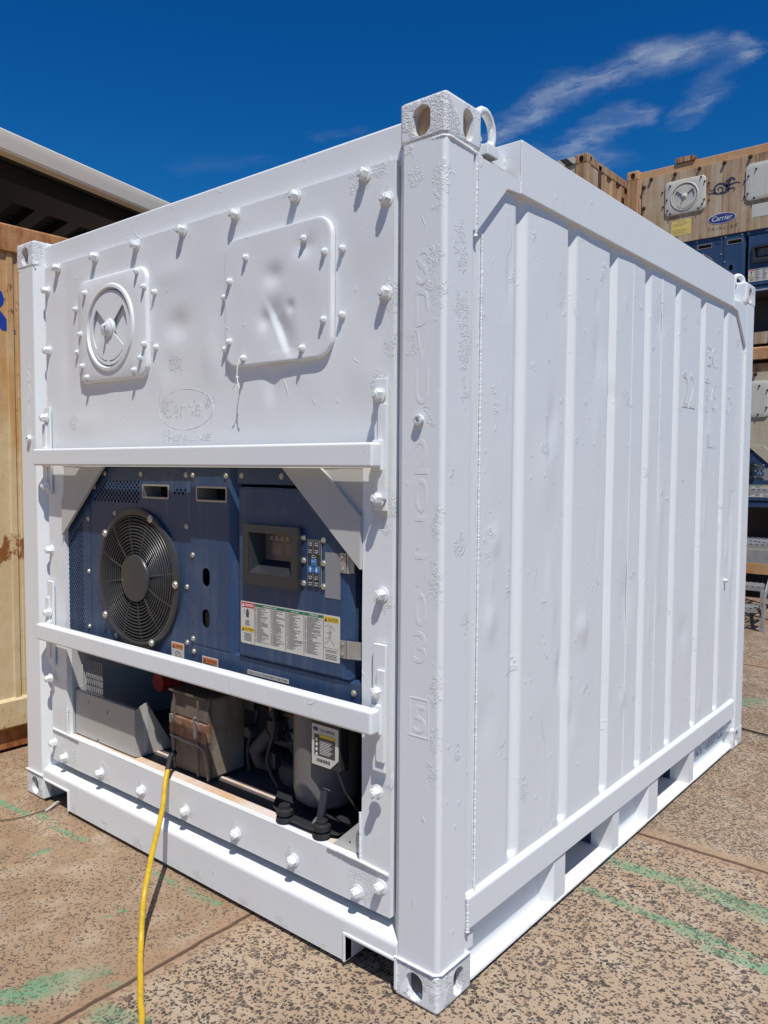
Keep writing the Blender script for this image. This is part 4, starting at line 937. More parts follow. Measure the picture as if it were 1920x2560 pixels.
def bay_machinery(R, M_):
    # sheet-metal box on the left
    b_ = MB()
    t = .003
    b_.plate([(-2.093, .352), (-1.912, .352), (-1.912, .362), (-1.898, .362), (-1.898, .352), (-1.618, .352), (-1.618, .548), (-2.093, .548)], [rr(-1.975, .515, .006, .020, .0028, 2), rr(-1.822, .500, .006, .020, .0028, 2)], 'y', .066, .066+t)
    b_.prism([(.066, .352), (.066, .548), (.125, .572), (.260, .345), (.10, .345)], 'x', -1.618, -1.618+t)
    b_.prism([(.066, .352), (.066, .548), (.125, .572), (.260, .345), (.10, .345)], 'x', -2.093, -2.093+t)
    b_.box(-2.09, -1.6185, .069, .26, .352, .355); b_.box(-2.093, -1.618, .0665, .085, .548, .551)
    b_.build('drip_box', M_['box'], R, smooth=0)
    sp_ = MB(); sp_.box(-1.6145, -1.611, .110, .128, .36, .57); sp_.build('box_strap', greywhite, R)
    # expanded-metal mesh standing behind the box
    ms = MB()
    for i in range(9):
        for s in (1, -1):
            pts = []
            for k in range(13):
                z = .50+k*.0155
                pts.append((-2.075+i*.016+(.005 if (k % 2 == 0) == (s > 0) else -.005), .115+.0008*s, z))
            ms.tube(pts, .0016, 4)
    ms.build('wire_mesh', galv, R, smooth=0)
    MB().prism([(-2.092, .50), (-2.080, .50), (-2.088, .66), (-2.102+.008, .66)], 'y', .10, .104).build('mesh_strip', greywhite, R, smooth=0)
    # grimy transformer housing with a strapped rusty middle
    tr = MB()
    prof = [(.118, .352), (.100, .50), (.112, .52), (.112, .565), (.104, .58), (.118, .672), (.29, .672), (.29, .352)]
    tr.mat(grime).prism(prof, 'x', -1.415, -1.180)
    tr.mat(rustplate).box(-1.412, -1.176, .094, .118, .498, .572, .003)
    tr.mat(housing_side).box(-1.1795, -1.176, .13, .285, .36, .665)
    tr.mat(grime)
    for x in (-1.376, -1.226): tr.box(x-.004, x+.004, .092, .10, .36, .66, .002)
    tr.box(-1.415, -1.178, .096, .13, .668, .676)
    tr.build('transformer_housing', None, R, smooth=30)
    lt = MB(); lt.box(-1.235, -1.217, .080, .094, .515, .575, .002); lt.tube([(-1.226, .086, .572), (-1.232, .078, .59), (-1.222, .082, .60)], .004, 6); lt.build('latch', steelh, R)
    MB().box(-1.395, -1.38, .082, .094, .545, .58, .002).build('latch', steelh, R)
    MB().tube([(-1.40, .090, .492), (-1.30, .086, .488), (-1.22, .090, .486), (-1.188, .094, .47), (-1.176, .098, .42), (-1.172, .102, .355)], .0042, 7).build('door_seal', seal_m, R)
    # red plug
    pg = MB(); pg.lathe([(.042, .30), (.046, .32), (.046, .40), (.036, .41), (.034, .50)], (-1.79, .590), 'y', 24); pg.build('red_plug', redpl, R)
    # compressor
    c = MB(); cx, cy = -.665, .235
    c.lathe([(.01, .372), (.085, .378), (.112, .40), (.118, .43), (.118, .80), (.10, .828)], (cx, cy), 'z', 40)
    c.build('compressor', comp_grey, R, smooth=50)
    cm = MB(); cm.prism([(-.80, .10), (-.70, .055), (-.54, .055), (-.47, .085), (-.42, .2), (-.46, .36), (-.87, .36), (-.88, .2)], 'z', .360, .368); cm.build('compressor_base', blackpl, R, smooth=0)
    for x, y in ((-.700, .064), (-.520, .062), (-.44, .30)):
        mm = MB(); mm.lathe([(.026, .352), (.030, .356), (.030, .366), (.022, .369), (.022, .374), (.031, .377), (.030, .392), (.020, .396), (.020, .408), (.012, .411)], (x, y), 'z', 20); mm.build('rubber_mount', rubber, R)
    st = MB(); st.prism([(.118, .485), (.104, .485), (.083, .40), (.060, .385), (.060, .38), (.090, .39)], 'x', -.565, -.535); st.build('compressor_bracket', comp_grey, R, smooth=0)
    md = MB(); md.mat(blackpl).box(-.612, -.478, .104, .150, .560, .722, .004)
    md.mat(st_white).prism([(-.606, .566), (-.606, .706), (-.484, .706), (-.484, .600), (-.520, .566)], 'y', .1015, .1035)
    md.mat(ink).box(-.594, -.498, .1008, .1014, .600, .672); md.mat(st_yel).box(-.570, -.498, .1003, .1008, .664, .675)
    md.mat(logo_blue).plate(circ(-.588, .690, .013, .007, 20), [], 'y', .1008, .1014); md.mat(ink).text('R-134a COMPRESSOR', -.568, -.500, .684, .694, .1014, .0004)
    md.mat(white_ink)
    for k in range(4): md.plate(circ(-.583, .655-k*.017, .005, .006, 8), [], 'y', .1002, .1008)
    for k in range(9): md.box(-.568, -.51-.006*(k % 3), .1004, .1008, .652-k*.0055, .6535-k*.0055)
    md.mat(ink)
    for k in range(16): md.box(-.583+k*.004, -.5815+k*.004+.001*(k % 3), .1008, .1014, .579, .590)
    md.build('controller_module', None, R, smooth=0)
    # valves, pipes and looms behind
    pp = MB()
    pp.tube([(-1.05, .22, .82), (-1.00, .24, .74), (-.96, .26, .69), (-.88, .27, .67), (-.78, .28, .67)], .030, 12)
    pp.build('pipework', pipe_dark, R, smooth=60); pp = MB()
    pp.tube([(-1.02, .30, .40), (-1.05, .26, .42), (-1.05, .24, .47), (-1.01, .25, .52), (-.98, .26, .55)], .030, 12)
    pp.build('pipework', pipe_dark, R, smooth=60); pp = MB()
    pp.tube([(-.83, .30, .66), (-.83, .30, .58), (-.86, .29, .53), (-.92, .28, .51), (-.97, .27, .52)], .014, 10)
    pp.build('pipework', pipe_dark, R, smooth=60); pp = MB()
    pp.tube([(-.36, .30, .66), (-.36, .28, .55), (-.40, .26, .46), (-.38, .30, .40), (-.33, .33, .40)], .012, 8)
    pp.build('pipework', pipe_dark, R, smooth=60)
    for P_, r_, m_ in (([(-1.17, .30, .80), (-1.10, .28, .70), (-1.08, .27, .58), (-1.12, .26, .46), (-1.10, .25, .37)], .009, rubber), ([(-.95, .22, .83), (-.93, .21, .72), (-.90, .20, .60), (-.93, .19, .47), (-.88, .20, .38)], .007, rubber), ([(-1.15, .33, .62), (-1.02, .31, .60), (-.93, .30, .62), (-.80, .30, .60)], .012, copper),
                       ([(-1.00, .36, .82), (-.99, .34, .66), (-.95, .33, .48), (-.82, .34, .40)], .010, copper), ([(-.40, .14, .82), (-.385, .15, .66), (-.40, .17, .52), (-.36, .20, .42)], .007, rubber), ([(-1.60, .40, .80), (-1.50, .36, .66), (-1.42, .34, .60)], .011, rubber)):
        MB().tube(smooth_path(P_, 6), r_, 8).build('pipe', m_, R, smooth=60)
    MB().box(-.935, -.90, .20, .235, .44, .50, .004).build('pressure_switch', blackpl, R); MB().box(-1.13, -1.06, .235, .27, .62, .70, .004).build('pressure_switch', blackpl, R)
    vv = MB(); vv.lathe([(.030, .52), (.034, .54), (.034, .60), (.02, .61), (.02, .63)], (-.975, .27), 'z', 16); vv.lathe([(.02, .20), (.026, .21), (.026, .24), (.01, .25)], (-1.06, .545), 'y', 12)
    vv.build('service_valve', blackpl, R)
    jb = MB(); jb.mat(greywhite).box(-1.01, -.86, .335, .345, .50, .70, .003); jb.mat(blackpl).box(-.99, -.93, .300, .335, .60, .67, .004); jb.mat(peach).box(-1.04, -1.02, .30, .335, .55, .70)
    jb.build('junction_plate', None, R, smooth=0)
    lp = MB()
    lp.tube([(-.915+.045*math.cos(a*.5), .29+.004*a*.2, .53+.030*math.sin(a*.5)) for a in range(30)], .0032, 6)
    lp.tube([(-.87, .28, .70), (-.872, .275, .62), (-.86, .27, .57), (-.875, .28, .54)], .003, 6)
    lp.tube([(-.49, .106, .56), (-.46, .11, .50), (-.42, .14, .43), (-.36, .2, .40)], .004, 6)
    lp.build('wire_loom', rubber, R, smooth=60)
    cyl_ = MB(); cyl_.lathe([(.08, .345), (.10, .36), (.10, .60), (.07, .64)], (-.42, .46), 'z', 24); cyl_.build('receiver_tank', blackpl, R)
    tk = MB(); tk.lathe([(.15, .36), (.16, .38), (.16, .44), (.15, .45)], (-.86, .40), 'z', 28); tk.build('coil_base', pipe_dark, R)
    hsx = MB(); hsx.tube([(-1.60, .34, .36), (-1.52, .30, .46), (-1.44, .32, .46), (-1.43, .36, .40)], .014, 10); hsx.build('hose', rubber, R, smooth=60)
    # lower corner gusset with holes
    MB().plate([(-.465, .346), (-.320, .346), (-.320, .480)], [circ(-.392, .372, .005, n=10), circ(-.352, .416, .005, n=10)], 'y', .058, .062).build('bay_gusset', greywhite, R, smooth=0)

# ================================================================== the white 10 ft reefer
MAIN = dict(post=white_post, cast=white_pit, cast_in=peach, header=white_smooth, front=white_front, vent=white_smooth, hatch=white_smooth, side=white, rail=white_smooth, beam=white_beam,
            floor=black_gap, bolt=white_smooth, blue=blue, brace=greywhite, bay=greywhite, bay_dark=darkin, void=black_gap, sill=dusty, floor_in=shadefloor, guard=guardm, bar=white_smooth,
            dial_back=white_smooth, screen=plain('display_face', (0.13, 0.10, 0.085), 0.25, 0, 0.4, 60), lcd=plain('display_window', (0.20, 0.14, 0.11), 0.2, 0, 0.4, 80), pocket_lip=dusty, pocket_in=plain('pocket_dark_blue', (0.05, 0.075, 0.13), 0.6), box=plain('drip_box_paint', (0.44, 0.42, 0.38), 0.5, 0, 0.1, 4))
lipm = rusty('rust_spotted_white', (0.78, 0.77, 0.75), (0.72, 0.66, 0.60), (0.35, 0.17, 0.09), 0.18, 20, 20); MAIN['pocket_lip'] = lipm
R = thing('refrigerated_container', 'freshly painted white ten foot refrigerated container with blue cooling unit, standing on the concrete', 'shipping container')
def bolts(R, M_, pts, r_=.0152, h_=.026):
    t = hexbolt(M_['bolt'], r_, h_).build('bolt', M_['bolt']); me = t.data; bpy.data.objects.remove(t)
    for x, z in pts:
        o = bpy.data.objects.new('bolt', me); COL.objects.link(o); o.parent = R; o.location = (x, .030, z); o.rotation_euler = (0, random.uniform(0, 1), 0)
    return me
def small_bolt(M_):
    t = hexbolt(M_['bolt'], .0085, .014).build('bolt', M_['bolt']); me = t.data; bpy.data.objects.remove(t); return me
frame_shell(R, MAIN); side_lip(R, MAIN); front_frame(R, MAIN)
bme = bolts(R, MAIN, BOLTS); sb = small_bolt(MAIN)
for x, z in SMALLB:
    o = bpy.data.objects.new('bolt', sb); COL.objects.link(o); o.parent = R; o.location = (x, .030, z)
vent_cover(R, MAIN, sb); hatch(R, MAIN, sb); guard_bars(R, MAIN, bme); fridge_unit(R, MAIN); bay_machinery(R, MAIN)
# weld beads
bead([(-.006, .158, 2.235), (-.006, .158, 2.445)], .0075, R, step=.0035, wob=.0011)
bead([(-.010, .200, .285), (-.010, .200, 2.25)], .0045, R, step=.006)
bead([(-.006, .160, .285), (-.006, .160, .18)], .007, R, step=.005)
bead([(-.46, .028, .347), (-.33, .026, .346), (-.205, .027, .338)], .006, R, step=.006)
bead([(-.322, .029, .35), (-.322, .029, .50)], .005, R); bead([(-2.093, .029, .35), (-2.093, .029, .47)], .005, R); bead([(-2.225, .028, .35), (-2.0, .027, .347)], .006, R, step=.006)
for y in (1.321, 1.634): bead([(-.0155, y, .30), (-.0155, y, 2.41)], .0022, R, step=.012, wob=.0006)
bead([(-.160, .012, 2.468), (-.012, .006, 2.470), (-.002, .02, 2.470), (-.004, .15, 2.464)], .006, R, step=.006, wob=.002)
bead([(-W+.160, .012, 2.468), (-W+.012, .006, 2.470)], .006, R, step=.006, wob=.002)
bead([(-.158, .0, .118), (-.016, -.001, .119), (.001, .016, .119), (.001, .16, .119)], .005, R, step=.006)
bead([(-W+.005, .0, .118), (-W+.16, -.001, .119)], .005, R, step=.006)
bead([(-.002, .403, 2.42), (-.002, .403, 2.575)], .003, R); bead([(-.002, 2.598, 2.42), (-.002, 2.598, 2.575)], .004, R)
# lifting eyes behind the top castings
for yc, tl in ((.285, .15), (L-.16, -1.0)):
    e = MB()
    pts = []
    for k in range(15):
        a = math.radians(-50+k*280/14)
        u_, v_ = .052*math.cos(a), .056*math.sin(a)
        if tl > 0: pts.append((-.065-.3*u_*.2, yc+u_, 2.585+v_))
        else: pts.append((-.05+u_*.3, yc+.0+u_*.55, 2.60+v_*.5))
    e.tube(pts, .0135, 10); e.box(-.072, -.058, yc+.035, yc+.05, 2.50, 2.60, .003) if tl > 0 else None
    e.box(-.075, -.03, yc-.03, yc+.03, 2.50, 2.535, .004) if tl > 0 else None
    e.build('lifting_eye', white_smooth, R, smooth=60)
bs = MB(); bs.lathe([(.014, .004), (.0165, -.004), (.015, -.012), (.008, -.013), (.007, -.004)], (-.081, 1.707), 'y', 10); bs.build('post_boss', white_pit, R)
bs = MB(); bs.lathe([(.014, .004), (.0165, -.004), (.015, -.012), (.008, -.013), (.007, -.004)], (-2.345, 1.695), 'y', 10); bs.build('post_boss', white_pit, R)
bs = MB(); bs.lathe([(.010, -.02), (.010, .004), (.004, .006)], (2.62, .98), 'x', 10); bs.build('side_stud', white_pit, R)
# lettering painted over in white
lt = MB()
for t, x0, x1, z1, z0 in (('S',-.100,-.057,2.179,2.082),('D',-.100,-.055,2.069,1.967),('V',-.099,-.058,1.959,1.860),('U',-.099,-.054,1.849,1.751),('2',-.099,-.053,1.654,1.555),('0',-.099,-.052,1.543,1.447),
                          ('7',-.097,-.055,1.435,1.340),('7',-.097,-.053,1.327,1.233),('0',-.096,-.055,1.218,1.123),('3',-.098,-.054,1.107,1.015),('5',-.098,-.053,.892,.812)):
    lt.text(t, x0, x1, z0, z1, .0032, .0008)
lt.build('post_lettering', white_smooth, R, smooth=0); lt = MB(); lt.plate([(-.113, .800), (-.042, .800), (-.042, .914), (-.113, .914)], [[(-.109, .804), (-.046, .804), (-.046, .910), (-.109, .910)]], 'y', .0022, .0033)
lt.build('digit_frame', white_smooth, R, smooth=0)
lt = MB(); z = 2.03
for t in 'SDVU': lt.text(t, -2.362, -2.330, z-.075, z, .0032, .0008); z -= .088
lt.build('post_lettering', white_smooth, R, smooth=0)
lt = MB(); lt.text('SDVU 207703 5', 2.36, 2.79, .075, .145, -.054, .008, 'x', .15); lt.build('web_lettering', white_pit, R, smooth=0)
def ghost(s, u0, u1, v0, v1): MB().text(s, u0, u1, v0, v1, -.0160, .0012, 'x').build('side_lettering', white_pit, R, smooth=0)
ghost('EG', 2.245, 2.40, 2.08, 2.18); ghost('22', 1.90, 2.08, 1.86, 2.02); ghost('T', 2.22, 2.29, 1.86, 2.02); ghost('6', 2.32, 2.43, 1.86, 2.02); ghost('5', 2.56, 2.66, 1.86, 2.02); ghost('L', 2.27, 2.42, 1.68, 1.75)
ov = MB()
ov.tube([(-1.20+.165*math.cos(2*math.pi*k/60), .0300, 1.785+.075*math.sin(2*math.pi*k/60)) for k in range(60)], .0010, 5, closed=True)
ov.text('Carrier', -1.335, -1.06, 1.755, 1.825, .0304, .0009, shear=.25); ov.text('THINLINE', -1.35, -1.05, 1.668, 1.692, .0304, .0008, shear=.2)
ov.build('front_lettering', white_pit, R, smooth=0)
tie = MB()
tie.tube([(-.846, -.004, 1.938), (-.850, -.012, 1.915), (-.853, -.012, 1.880), (-.851, -.010, 1.872)], .0022, 5); tie.tube([(-.852, -.012, 1.876), (-.866, -.012, 1.850), (-.880, -.010, 1.838)], .0018, 5); tie.tube([(-.852, -.012, 1.876), (-.842, -.016, 1.850), (-.836, -.014, 1.838)], .0018, 5); tie.lathe([(.004, -.017), (.004, -.008)], (-.852, 1.876), 'y', 8)
tie.build('cable_tie', white_smooth, R, smooth=60)

# ================================================================== yellow power cable
Y = thing('power_cable', 'yellow power cable hanging from the machinery bay down onto the concrete', 'cable', (-.93, -.36, 0))
def loc(P): return [Vector(p)-Vector((-.93, -.36, 0)) for p in P]
c = MB(); c.tube(loc(smooth_path([(.10, -1.35, .0105), (-.2, -1.0, .0105), (-.42, -.73, .0105), (-.61, -.568, .0105), (-.69, -.518, .0105), (-.776, -.462, .0105), (-.865, -.405, .0108), (-.925, -.362, .030), (-.960, -.334, .088), (-.987, -.307, .143), (-1.038, -.255, .188), (-1.078, -.216, .213), (-1.124, -.170, .235), (-1.186, -.108, .265), (-1.240, -.055, .302), (-1.290, -.012, .350), (-1.318, .020, .384)])), .0098, 12); c.build('cable_sheath', yellowm, Y, smooth=60)
c = MB(); c.tube(loc(smooth_path([(-1.3175, .0195, .3835), (-1.338, .040, .405), (-1.352, .060, .42), (-1.36, .085, .428)])), lambda t: .0108, 12); c.build('cable_gland', rubber, Y, smooth=60)

# ================================================================== rusty reefers stacked behind
def reefer_mats(post, front, rail, hatch_, bl, tag_):
    return dict(post=post, cast=rail, cast_in=dark_rust, header=rail, front=front, vent=hatch_, hatch=hatch_, side=front, rail=rail, beam=rail, floor=black_gap, bolt=dark_rust, blue=bl, brace=front,
                bay=darkin, bay_dark=darkin, void=black_gap, sill=front, floor_in=darkin, guard=blackpl, bar=rail, dial_back=greywhite, screen=MAIN['screen'], lcd=MAIN['lcd'], pocket_lip=rail, pocket_in=darkin, box=darkin)
UP = reefer_mats(post_rust, cream_rust, rail_rust, cream_hatch, blue_clean, 'up')
LOW = reefer_mats(cream_wall, cream_wall, rail_rust, cream_hatch, blue_clean, 'low')
def rusty_reefer(label, locn, M_, L_):
    R = thing('rusty_container', label, 'shipping container', locn, 'rusty refrigerated containers stacked behind')
    frame_shell(R, M_, L_, detail=False); front_frame(R, M_, False)
    bolts(R, M_, BOLTS, .017, .03); sb_ = small_bolt(M_)
    for x, z in SMALLB:
        o = bpy.data.objects.new('bolt', sb_); COL.objects.link(o); o.parent = R; o.location = (x, .030, z)
    vent_cover(R, M_, sb_); hatch(R, M_, sb_, False); fridge_unit(R, M_, True)
    return R
top = rusty_reefer('rust streaked cream refrigerated container with horse emblem and oval blue badge, topmost', (-.668, 8.47, 2.88), UP, 6.06)
low = rusty_reefer('pale cream refrigerated container under the rust streaked one, seen past the white container', (-.832, 8.47, .285), LOW, 6.06)
# badge, horse emblem, notices on the top one
bd = MB(); F = .0295
bd.mat(white_ink).plate(circ(-1.217, 1.777, .166, .064, 40), [], 'y', F-.0020, F-.0004); bd.mat(logo_blue).plate(circ(-1.217, 1.777, .160, .058, 40), [], 'y', F-.0030, F-.0021)
bd.mat(white_ink).text('Carrier', -1.335, -1.092, 1.752, 1.812, F-.0031, .0006, shear=.28); bd.mat(ink).text('T H I N L I N E', -1.384, -1.028, 1.642, 1.680, F, .0010, shear=.25)
bd.build('maker_badge', None, top, smooth=0)
hm = MB(); hm.mat(emblem_m)
def hp(pts): hm.prism([(-1.204+x*.38, 2.135+z*.38) for x, z in pts], 'y', F-.0014, F-.0002)
def arcstroke(P, w0, w1):
    P = smooth_path([(x, z, 0) for x, z in P], 6); n = len(P); A = []; B_ = []
    for i, p_ in enumerate(P):
        t = (P[min(i+1, n-1)]-P[max(i-1, 0)]).normalized(); q = Vector((-t.y, t.x, 0)); w_ = w0+(w1-w0)*i/(n-1)
        A.append(p_+q*w_); B_.append(p_-q*w_)
    for i in range(n-1): hp([(A[i].x, A[i].y), (A[i+1].x, A[i+1].y), (B_[i+1].x, B_[i+1].y), (B_[i].x, B_[i].y)])
arcstroke([(.12,.02),(-.02,.14),(-.16,.17),(-.28,.08),(-.28,-.06),(-.18,-.14),(-.06,-.11),(-.04,0),(-.12,.06),(-.19,.02),(-.16,-.04)], .035, .016)
arcstroke([(-.24,-.12),(-.36,-.08),(-.46,-.10),(-.50,-.04)], .03, .004); arcstroke([(-.26,.02),(-.38,.0),(-.46,.06)], .02, .004)
arcstroke([(-.10,-.15),(.05,-.13),(.15,-.08)], .03, .045); arcstroke([(.10,-.08),(.13,.10),(.16,.22)], .075, .055); arcstroke([(.15,.20),(.22,.27),(.30,.24),(.33,.18)], .055, .022)
arcstroke([(.16,.06),(.30,.10),(.42,.10),(.50,.06)], .035, .010); arcstroke([(.14,-.06),(.28,-.04),(.33,-.10),(.27,-.17)], .03, .010); arcstroke([(.11,.24),(.05,.20),(.03,.12),(.0,.04)], .022, .008)
hm.build('horse_emblem', None, top, smooth=0)
nt_ = MB(); nt_.mat(paleyel).box(-1.839, -1.591, F-.0012, F-.0002, 1.662, 1.850); nt_.mat(ink); nt_.text('CERTIFICATE', -1.77, -1.66, 1.824, 1.838, F-.0012, .0004)
for k in range(10):
    if k in (3, 4): continue
    nt_.box(-1.825, -1.61-.03*(k % 3), F-.0015, F-.0012, 1.806-k*.014, 1.809-k*.014)
nt_.build('notice', None, top, smooth=0)
MB().box(-.872, -.62, F-.001, F-.0002, 1.715, 1.868).build('paper_label', cream_hatch, top, smooth=0)
# block lying on the top rail
ch = MB(); ch.prism([(.0, .0), (.22, 0), (.25, .03), (.22, .06), (0, .065), (-.01, .03)], 'y', -.04, .06); ch = ch.build('timber_chock', post_rust, None, smooth=0, loc=(-2.47, 8.54, 5.452)); tag(ch, 'small dirty timber chock lying on the roof rail of the topmost container', 'chock')
# concrete blocks that carry the stack
for i, (x, y) in enumerate(((-3.2, 8.6), (-1.06, 8.6), (-3.2, 13.9), (-1.06, 13.9))):
    o = MB().box(-.09, .30, 0, .50, 0, .283, .012).build('concrete_block', concrete, None, loc=(x, y, 0))
    tag(o, ['grey concrete block under the left front corner of the pale cream container', 'grey concrete block under the right front corner of the pale cream container', 'grey concrete block under the left rear corner of the pale cream container', 'grey concrete block under the right rear corner of the pale cream container'][i], 'block', 'concrete blocks under the stack')
# neighbouring stack, seen over the white container
def plain_container(name, label, locn, M_, L_, H_, group=None, W_=W):
    R = thing(name, label, 'shipping container', locn, group)
    return R
def end_container(label, locn, L_):
    R = thing('rusty_container', label, 'shipping container', locn, 'rusty refrigerated containers stacked behind')
    M_ = reefer_mats(dark_rust, post_rust, post_rust, cream_hatch, blue_clean, 'end')
    for x0, x1 in ((-.16, 0), (-W, -W+.16)):
        MB().box(x0, x1, 0, .12, .118, H-.118, .01).build('corner_post', M_['front'], R); MB().box(x0+.004, x1-.004 if x1 < 0 else x1-.004, .33, .43, .118, H-.05, .01).build('corner_post', dark_rust, R)
        MB().box(x0, x1, L_-.17, L_, .118, H-.118, .01).build('corner_post', dark_rust, R)
    for a in (1, -1):
        for b_ in (1, -1):
            for c_ in (1, -1): casting(R, a, b_, c_, post_rust, dark_rust, L_=L_)
    pn = MB(); pn.box(-W+.165, -.165, .02, .06, .15, H-.10)
    for k in range(6): pn.box(-2.2+k*.36, -2.16+k*.36, .005, .02, .2, H-.15)
    pn.build('door_panel', cream_rust, R)
    MB().box(-W+.163, -.163, .0, .10, H-.1, H-.01, .006).build('door_header', hazard, R); MB().box(-W+.163, -.163, .0, .10, .014, .148, .006).build('door_sill', post_rust, R)
    sd = MB()
    for k in range(int((L_-.8)/.28)):
        y = .44+k*.28
        sd.prism([(-.03, y), (-.008, y+.035), (-.008, y+.145), (-.03, y+.18), (-.03, y+.2795), (-.05, y+.2795), (-.05, y)], 'z', .17, H-.13)
    sd.build('side_panel', post_rust, R, smooth=0)
    MB().box(-.045, -.012, .12, .33, .15, H-.12).build('side_panel', cream_rust, R); MB().box(-W+.012, -W+.045, .12, L_-.17, .15, H-.12).build('side_panel', post_rust, R)
    MB().box(-.06, -.004, .18, L_-.18, H-.12, H-.02, .006).build('top_rail', post_rust, R); MB().box(-W+.004, -W+.06, .18, L_-.18, H-.12, H-.02, .006).build('top_rail', post_rust, R)
    MB().box(-.06, -.004, .18, L_-.18, .02, .165, .006).build('bottom_rail', post_rust, R)
    MB().box(-W+.06, -.06, .1, L_-.05, H-.07, H-.03).build('roof_panel', post_rust, R); MB().box(-W+.06, -.06, .1, L_-.05, .05, .14).build('floor_base', dark_rust, R)
    MB().box(-W+.1, -.1, L_-.08, L_-.05, .14, H-.07).build('end_wall', post_rust, R)
    return R
end_container('heavily rusted corrugated container with hazard striped edge, left of the horse emblem one', (-3.2, 7.50, 2.88), 6.06)
b2 = end_container('heavily rusted corrugated container at the bottom of the left rear stack', (-3.2, 7.50, .285), 6.06)
for i, (x, y) in enumerate(((-5.5, 7.6), (-3.55, 7.6), (-5.5, 12.9), (-3.55, 12.9))):
    o = MB().box(-.09, .30, 0, .50, 0, .283, .012).build('concrete_block', concrete, None, loc=(x, y, 0))
    tag(o, 'grey concrete block under the %s corner of the bottom rusted corrugated container' % ('left front', 'right front', 'left rear', 'right rear')[i], 'block', 'concrete blocks under the stack')

# ================================================================== tan container on the left
LC = thing('tan_container', 'tan container with rusted orange top rail and blue lettering, left of the white one', 'shipping container', (-3.0, -3.3, 0))
HL, LL_ = 2.850, 6.06
MB().prism([(-.10, HL), (-.006, HL), (0, HL-.008), (0, HL-.140), (-.012, HL-.150), (-.10, HL-.150)], 'y', .18, LL_-.18).build('top_rail', tan_rust, LC)
sp = MB()
ys = [.17]
y0 = 3.3+.225-.72*4
prof = [(.17, -.020)]
k = 0
while y0 < LL_-.3:
    prof += [(y0-.004, -.020), (y0, -.012), (y0+.030, -.012), (y0+.034, -.024), (y0+.052, -.024), (y0+.056, -.020)]; y0 += .72
prof += [(LL_-.17, -.020)]
sp.prism([(x, y) for y, x in prof]+[(-.05, LL_-.17), (-.05, .17)], 'z', .30, HL-.149)
sp.build('side_panel', tan_paint, LC, smooth=0)
MB().prism([(-.10, .142), (-.006, .142), (0, .150), (0, .288), (-.014, .302), (-.10, .302)], 'y', .18, LL_-.18).build('bottom_rail', tan_paint, LC)
MB().box(-.10, -.040, .18, LL_-.18, .02, .142).build('bottom_web', tan_rust, LC)
for y0_, y1_ in ((0, .18), (LL_-.18, LL_)):
    for x0_, x1_ in ((-.16, 0), (-W, -W+.16)): MB().box(x0_, x1_, y0_, y1_, .118, HL-.118, .01).build('corner_post', tan_paint, LC)
for a in (1, -1):
    for b_ in (1, -1):
        for c_ in (1, -1): casting(LC, a, b_, c_, tan_rust, dark_rust, L_=LL_, H_=HL)
MB().box(-W+.05, -.05, .08, LL_-.08, HL-.08, HL-.03).build('roof_panel', tan_paint, LC)
for y_ in (.02, LL_-.06): MB().box(-W+.16, -.16, y_, y_+.04, .1, HL-.03).build('end_wall', tan_paint, LC)
MB().box(-W+.02, -W+.05, .18, LL_-.18, .1, HL-.03).build('side_panel', tan_paint, LC)
bl = MB(); bl.text('R', 3.3+.035, 3.3+.272, 2.290, 2.525, -.0195, .001, 'x', off=.035); bl.build('blue_lettering', letter_blue, LC, smooth=0)

# ================================================================== open shed on the left
SH = thing('open_shed', 'open shed roof with a cream gutter and dark underside behind the tan container', 'shed', (-5.807, 1.501, 0))
SH.rotation_euler = (0, 0, math.atan2(.511, 2.072))   # local +y runs along the gutter, local -x goes inwards
for a, c in ((-7.0, .63), (.633, 7.0)):
    gt = MB(); gt.prism([(-.12, 4.50), (-.012, 4.505), (.004, 4.490), (.008, 4.42), (.0, 4.335), (-.015, 4.315), (-.12, 4.315)], 'y', a, c); gt.build('gutter', gutterm, SH)
rf = MB()
n = 110; pr = [(-.10-i*.08, 4.462+(.014 if i % 2 else 0)) for i in range(n+1)]
rf.prism(pr+[(x, z+.03) for x, z in pr[::-1]], 'y', -7.0, 7.0); rf.build('roof_sheet', roofdark, SH, smooth=0)
MB().box(-1.02, -.52, -6.9, 6.9, 4.28, 4.44, .004).build('eave_beam', beamdark, SH)
for i in range(26):
    y_ = -4.2+i*.46; sk_ = .437
    rb = MB(); rb.prism([(-1.02, y_), (-1.02, y_+.17), (-5.0, y_+.17+3.98*sk_), (-5.0, y_+3.98*sk_)], 'z', 4.36, 4.455); rb.build('joist', beamdark, SH, smooth=0)
MB().box(-5.3, -5.0, -6.9, 6.9, 4.2, 4.44, .004).build('inner_beam', beamdark, SH)
for y_ in (-6.5, -2.0, 2.4, 6.6): MB().box(-.90, -.70, y_, y_+.20, 0, 4.28, .004).build('column', beamdark, SH)
for y_ in (-6.5, 0, 6.4): MB().box(-8.75, -8.58, y_, y_+.17, 0, 4.46, .004).build('column', beamdark, SH)
MB().box(-8.80, -8.77, -6.9, 6.9, 0, 4.45).build('back_wall', roofdark, SH)

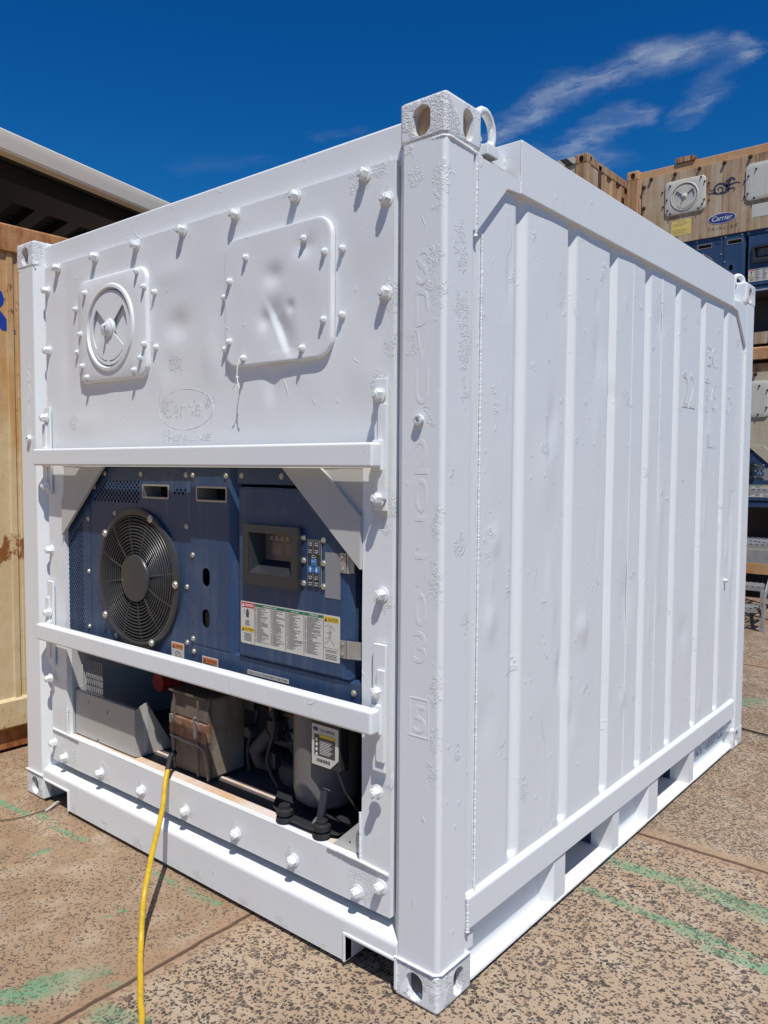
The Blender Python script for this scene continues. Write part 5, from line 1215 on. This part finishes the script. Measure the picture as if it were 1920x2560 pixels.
# ================================================================== access stair by the stack
ST = thing('access_stair', 'galvanised access stair with grating treads in front of the stacked containers', 'stair', (-1.2, 6.9, 0))
def grating(name, x0, x1, y0, y1, z):
    t = MB(); t.box(x0, x1, y0, y0+.012, z-.045, z); t.box(x0, x1, y1-.012, y1, z-.045, z); t.box(x0, x0+.012, y0, y1, z-.045, z); t.box(x1-.012, x1, y0, y1, z-.045, z)
    n_ = max(3, int((y1-y0)/.075)); 
    for i in range(1, n_):
        y = y0+(y1-y0)*i/n_; t.box(x0, x1, y-.008, y+.008, z-.030, z-.002)
    m_ = int((x1-x0)/.055)
    for i in range(m_):
        x = x0+(x1-x0)*(i+.3)/m_
        for k in range(n_):
            ya = y0+(y1-y0)*k/n_; t.prism([(x, ya), (x+.014, ya), (x+.040, ya+(y1-y0)/n_), (x+.026, ya+(y1-y0)/n_)], 'z', z-.012, z+.004)
    t.build(name, galv, ST, smooth=0)
grating('platform', -.80, .42, .10, .95, .80)
grating('tread', -.80, .42, -.22, .06, .40); grating('tread', -.80, .42, -.48, -.26, .22)
grating('upper_platform', -.80, .42, .55, 1.0, 1.36)
for x, y, h_ in ((.44, -.50, .40), (.44, .12, 1.75), (.44, .92, 1.75), (-.84, -.50, .40), (-.84, .12, 1.0), (-.84, .92, 1.6)):
    MB().plate([(x-.02, 0), (x+.02, 0), (x+.02, h_), (x-.02, h_)], [rr(x, .06+.1*i, .014, .05, .006, 3) for i in range(int((h_-.05)/.1))], 'y', y, y+.035).build('upright', galv, ST, smooth=0)
for x in (.425, -.825):
    MB().prism([(-.50, .14), (-.50, .22), (.10, .78), (.95, .78), (.95, .72), (.14, .72)], 'x', x-.006, x+.006).build('stringer', galv, ST, smooth=0)
for z in (.72,): MB().box(-.80, .42, .085, .098, z-.12, z+.02).build('riser_plate', galv, ST)

# ================================================================== loose things on the ground
wr = MB(); wr.tube(smooth_path([(-2.32, -.32, .005), (-2.22, -.24, .006), (-2.172, -.16, .006), (-2.165, -.09, .006), (-2.158, -.04, .007)]), .0022, 6); tag(wr.build('loose_wire', rubber, None, smooth=60), 'thin dark wire lying on the ground by the left fork pocket', 'wire')
wr = MB(); wr.tube(smooth_path([(-2.150, -.055, .006), (-2.160, -.02, .012), (-2.172, .008, .018), (-2.18, .03, .012)]), .006, 8); tag(wr.build('pale_twig', greywhite, None, smooth=60), 'short pale stick poking out of the left fork pocket', 'stick')
wr = MB(); wr.tube(smooth_path([(-.35, 3.30, .008), (-.1, 3.235, .009), (.0, 3.215, .009), (.09, 3.202, .009), (.35, 3.20, .009), (.9, 3.28, .009)]), .005, 8); tag(wr.build('ground_cable', rubber, None, smooth=60), 'thin black cable lying on the concrete beyond the far corner of the white container', 'cable')
